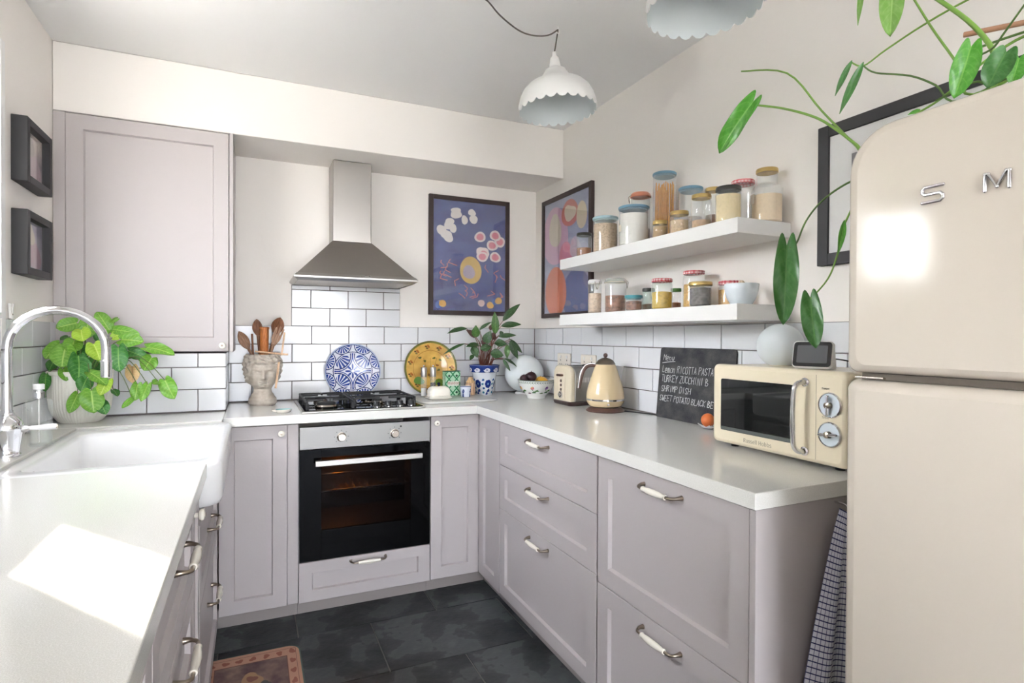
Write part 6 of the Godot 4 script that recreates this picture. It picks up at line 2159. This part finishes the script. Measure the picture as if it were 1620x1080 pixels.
func shelf_things() -> void:
	mats.gingham = gingham()
	var U := 1.6562
	jar("glass_jar", "small glass jar with black lid and brown spice, far left on upper shelf", 1.455, U, -2.367, 0.037, 0.115, "dark", col(168, 106, 62), 0.4)
	jar("storage_jar", "glass jar of oats with pale blue lid on upper shelf", 1.475, U, -2.215, 0.056, 0.162, "lightblue", col(222, 194, 160), 0.93, {"grain": 0.25})
	jar("storage_jar", "wide glass jar of white flour with grey-blue lid on upper shelf", 1.478, U, -2.005, 0.062, 0.168, "blue", col(240, 236, 228), 0.9, {"grain": 0.04, "tag": 3.6})
	jar("clip_jar", "clip-top jar with orange seal behind the flour jar", 1.58, U, -2.095, 0.044, 0.255, "clip", col(214, 196, 182), 0.4, {"seal": col(222, 128, 92), "lid_mat": mat(col(222, 140, 108), 0.35)})
	jar("storage_jar", "tall glass jar of spaghetti with blue lid, tallest on upper shelf", 1.575, U, -1.925, 0.047, 0.302, "blue", col(236, 164, 48), 0.9, {"pasta": true, "grain": 0.15})
	jar("glass_jar", "smallest gold-lidded jar in front of the spaghetti jar", 1.45, U, -1.797, 0.029, 0.07, "gold", col(196, 160, 104), 0.8)
	jar("storage_jar", "half empty glass jar with grey-blue lid right of the spaghetti", 1.58, U, -1.772, 0.045, 0.206, "blue", col(208, 196, 190), 0.45)
	jar("glass_jar", "low gold-lidded jar of pale grain, second of the gold lids", 1.46, U, -1.698, 0.035, 0.088, "gold", col(222, 190, 146), 0.7)
	jar("glass_jar", "faceted gold-lidded jar in front of the grey-blue lid", 1.475, U, -1.598, 0.035, 0.13, "gold", col(206, 168, 130), 0.3)
	jar("glass_jar", "slim gold-lidded jar half hidden behind the black-lidded cream jar", 1.585, U, -1.655, 0.03, 0.18, "gold", col(140, 104, 84), 0.45)
	jar("glass_jar", "black-lidded jar of pale cream meal near the shelf end", 1.47, U, -1.465, 0.042, 0.126, "dark", col(238, 216, 166), 0.93, {"grain": 0.06})
	jar("glass_jar", "jar with red checked lid on upper shelf", 1.585, U, -1.512, 0.04, 0.172, "check", col(206, 190, 170), 0.2)
	jar("glass_jar", "biggest round-shouldered jar with gold lid at the end of upper shelf", 1.59, U, -1.412, 0.0505, 0.188, "gold", col(240, 214, 178), 0.55, {"neck": 0.66, "shoulder": 0.66, "grain": 0.05, "tag": 3.7})
	var B := 1.3802
	jar("clip_jar", "tall narrow clip-top jar of rice, far left on lower shelf", 1.46, B, -2.277, 0.032, 0.155, "clip", col(230, 204, 176), 0.66, {"lid_mat": mats.white_plastic, "seal": col(220, 214, 204)})
	jar("clip_jar", "big clip-top jar of brown nuts on lower shelf", 1.5, B, -2.167, 0.048, 0.153, "clip", col(166, 106, 74), 0.55, {"grain": 0.45, "scale": 8.0, "seal": col(206, 196, 172)})
	jar("storage_jar", "low jar of nuts with turquoise lid on lower shelf", 1.46, B, -1.977, 0.036, 0.066, "teal", col(146, 88, 60), 0.72, {"grain": 0.5, "scale": 8.0})
	var gg := glass(col(150, 190, 172), 0.34, 0.03)
	jar("glass_jar", "small green glass jar behind the turquoise lid", 1.57, B, -2.02, 0.027, 0.105, "dark", col(170, 120, 96), 0.35, {"glass": gg})
	jar("glass_jar", "jar of bright yellow lentils with red checked lid on lower shelf", 1.48, B, -1.82, 0.041, 0.124, "check", col(236, 190, 52), 0.62, {"glass": glass(col(190, 214, 196), 0.2, 0.03)})
	jar("glass_jar", "small jar with green lid behind the yellow lentils", 1.585, B, -1.86, 0.022, 0.093, "green", col(176, 112, 70), 0.4)
	jar("glass_jar", "tall jar of yellow corn with red checked lid behind the dark seeds", 1.56, B, -1.728, 0.041, 0.15, "check", col(232, 180, 84), 0.7, {"grain": 0.3})
	jar("glass_jar", "low gold-lidded jar of dark grey seeds on lower shelf", 1.47, B, -1.595, 0.039, 0.092, "gold", col(104, 94, 88), 0.93, {"grain": 0.4, "neck": 1.0})
	jar("glass_jar", "low jar of golden grain with red checked lid behind the mortar", 1.56, B, -1.545, 0.04, 0.095, "check", col(228, 178, 100), 0.75, {"grain": 0.2})
	var t := thing("mortar", "white ceramic mortar bowl at the end of lower shelf", "mortar", Vector3(1.49, B, -1.424))
	put(t, "bowl_body", MB.new().lathe([Vector2(0, 0), Vector2(0.032, 0), Vector2(0.035, 0.003), Vector2(0.046, 0.022), Vector2(0.053, 0.046), Vector2(0.0555, 0.068), Vector2(0.054, 0.07), Vector2(0.05, 0.068), Vector2(0.046, 0.04), Vector2(0.03, 0.014), Vector2(0, 0.01)], 44, 60.0), mat(col(226, 234, 238), 0.2))
	t = thing("pestle", "pale wooden pestle resting in the white mortar", "pestle", Vector3(1.475, B + 0.02, -1.43))
	t.basis = Basis(Vector3.UP, 0.6) * Basis(Vector3.BACK, -0.98)
	put(t, "shaft", MB.new().lathe([Vector2(0, 0), Vector2(0.011, 0.002), Vector2(0.013, 0.012), Vector2(0.0085, 0.03), Vector2(0.0085, 0.085), Vector2(0.011, 0.1), Vector2(0.012, 0.108), Vector2(0.008, 0.114), Vector2(0, 0.115)], 18, 60.0), wood(col(228, 204, 176), 12))

# ---------------------------------------------------------------- rug and tea towel
func floor_things() -> void:
	var t := thing("kitchen_rug", "faded terracotta patterned rug with a green bound edge on the slate floor", "rug")
	var im := paper(260, 520, col(128, 104, 98), 0.2, 61)
	for y in 520:
		for x in 260:
			var e := mini(mini(x, 259 - x), mini(y, 519 - y))
			if e < 34:
				var n: float = rng.randf() * 0.06
				im.set_pixel(x, y, col(196, 148, 124).lightened(n))
			if e == 34 or e == 35 or e == 9:
				im.set_pixel(x, y, col(120, 82, 76))
	for k in 15:
		blob(im, Vector2(21, 20 + k * 35), Vector2(7, 9), col(158, 100, 84), 0.3, k)
		blob(im, Vector2(239, 20 + k * 35), Vector2(7, 9), col(158, 100, 84), 0.3, k)
	for k in 7:
		blob(im, Vector2(25 + k * 36, 21), Vector2(9, 7), col(158, 100, 84), 0.3, k)
	for k in 9:
		var p := Vector2(130 + 58 * sin(k * 2.1), 90 + k * 48)
		blob(im, p, Vector2(26, 20), col(176, 140, 108), 0.28, k)
		blob(im, p, Vector2(13, 10), col(140, 96, 84), 0.3, k + 1)
		blob(im, p + Vector2(34, 24), Vector2(14, 9), col(92, 92, 88), 0.3, k)
	var o := put(t, "pile", moved(Vector3(0, 0.001, 0), Vector3(-PI / 2, 0, 0)).prism(rr(-0.176, 1.42, 0.17, 2.478, [0.03, 0.03, 0.045, 0.03], 6), 0.0, 0.007), tex_mat(im, 1.0))
	o.position = Vector3.ZERO
	var edge := []
	for p in rr(-0.176, 1.42, 0.172, 2.48, [0.03, 0.03, 0.045, 0.03], 6):
		edge.append(Vector3(p.x, 0.005, -p.y))
	edge.append(edge[0])
	put(t, "binding", MB.new().tube(edge, 0.004, 6), mat(col(96, 110, 102), 0.9), "grey green bound edge")

	t = thing("tea_towel", "white tea towel with navy grid hanging between the end panel and fridge", "tea towel", Vector3(1.3, 0.85, -0.905))
	var ti := Image.create(256, 256, false, Image.FORMAT_RGB8)
	for y in 256:
		for x in 256:
			var a := x % 16 < 2
			var b := y % 16 < 3
			ti.set_pixel(x, y, col(44, 48, 96) if b else (col(84, 88, 130) if a else col(218, 218, 230)))
	var rows := []
	for i in 31:
		var v := i / 30.0
		var w := 0.012 + 0.18 * pow(v, 0.85)
		var row := []
		for k in 29:
			var u := k / 28.0 * 2 - 1
			row.append(Vector3(u * w, -0.68 * v + 0.012 * u * u, 0.022 * sin(u * 7.5 + 0.6) * (0.35 + 0.65 * v) + 0.012 * cos(u * 3.0)))
		rows.append(row)
	var tm := tex_mat(ti, 0.95)
	tm.uv1_scale = Vector3(2, 3.2, 1)
	put(t, "cloth", MB.new().sheet(rows), tm)
	put(t, "hook", MB.new().tube(spline([Vector3(0, 0.02, -0.037), Vector3(0, 0.02, -0.01), Vector3(0, 0.004, 0.006), Vector3(0, 0.014, 0.016)], 4), 0.003, 8), mats.chrome)
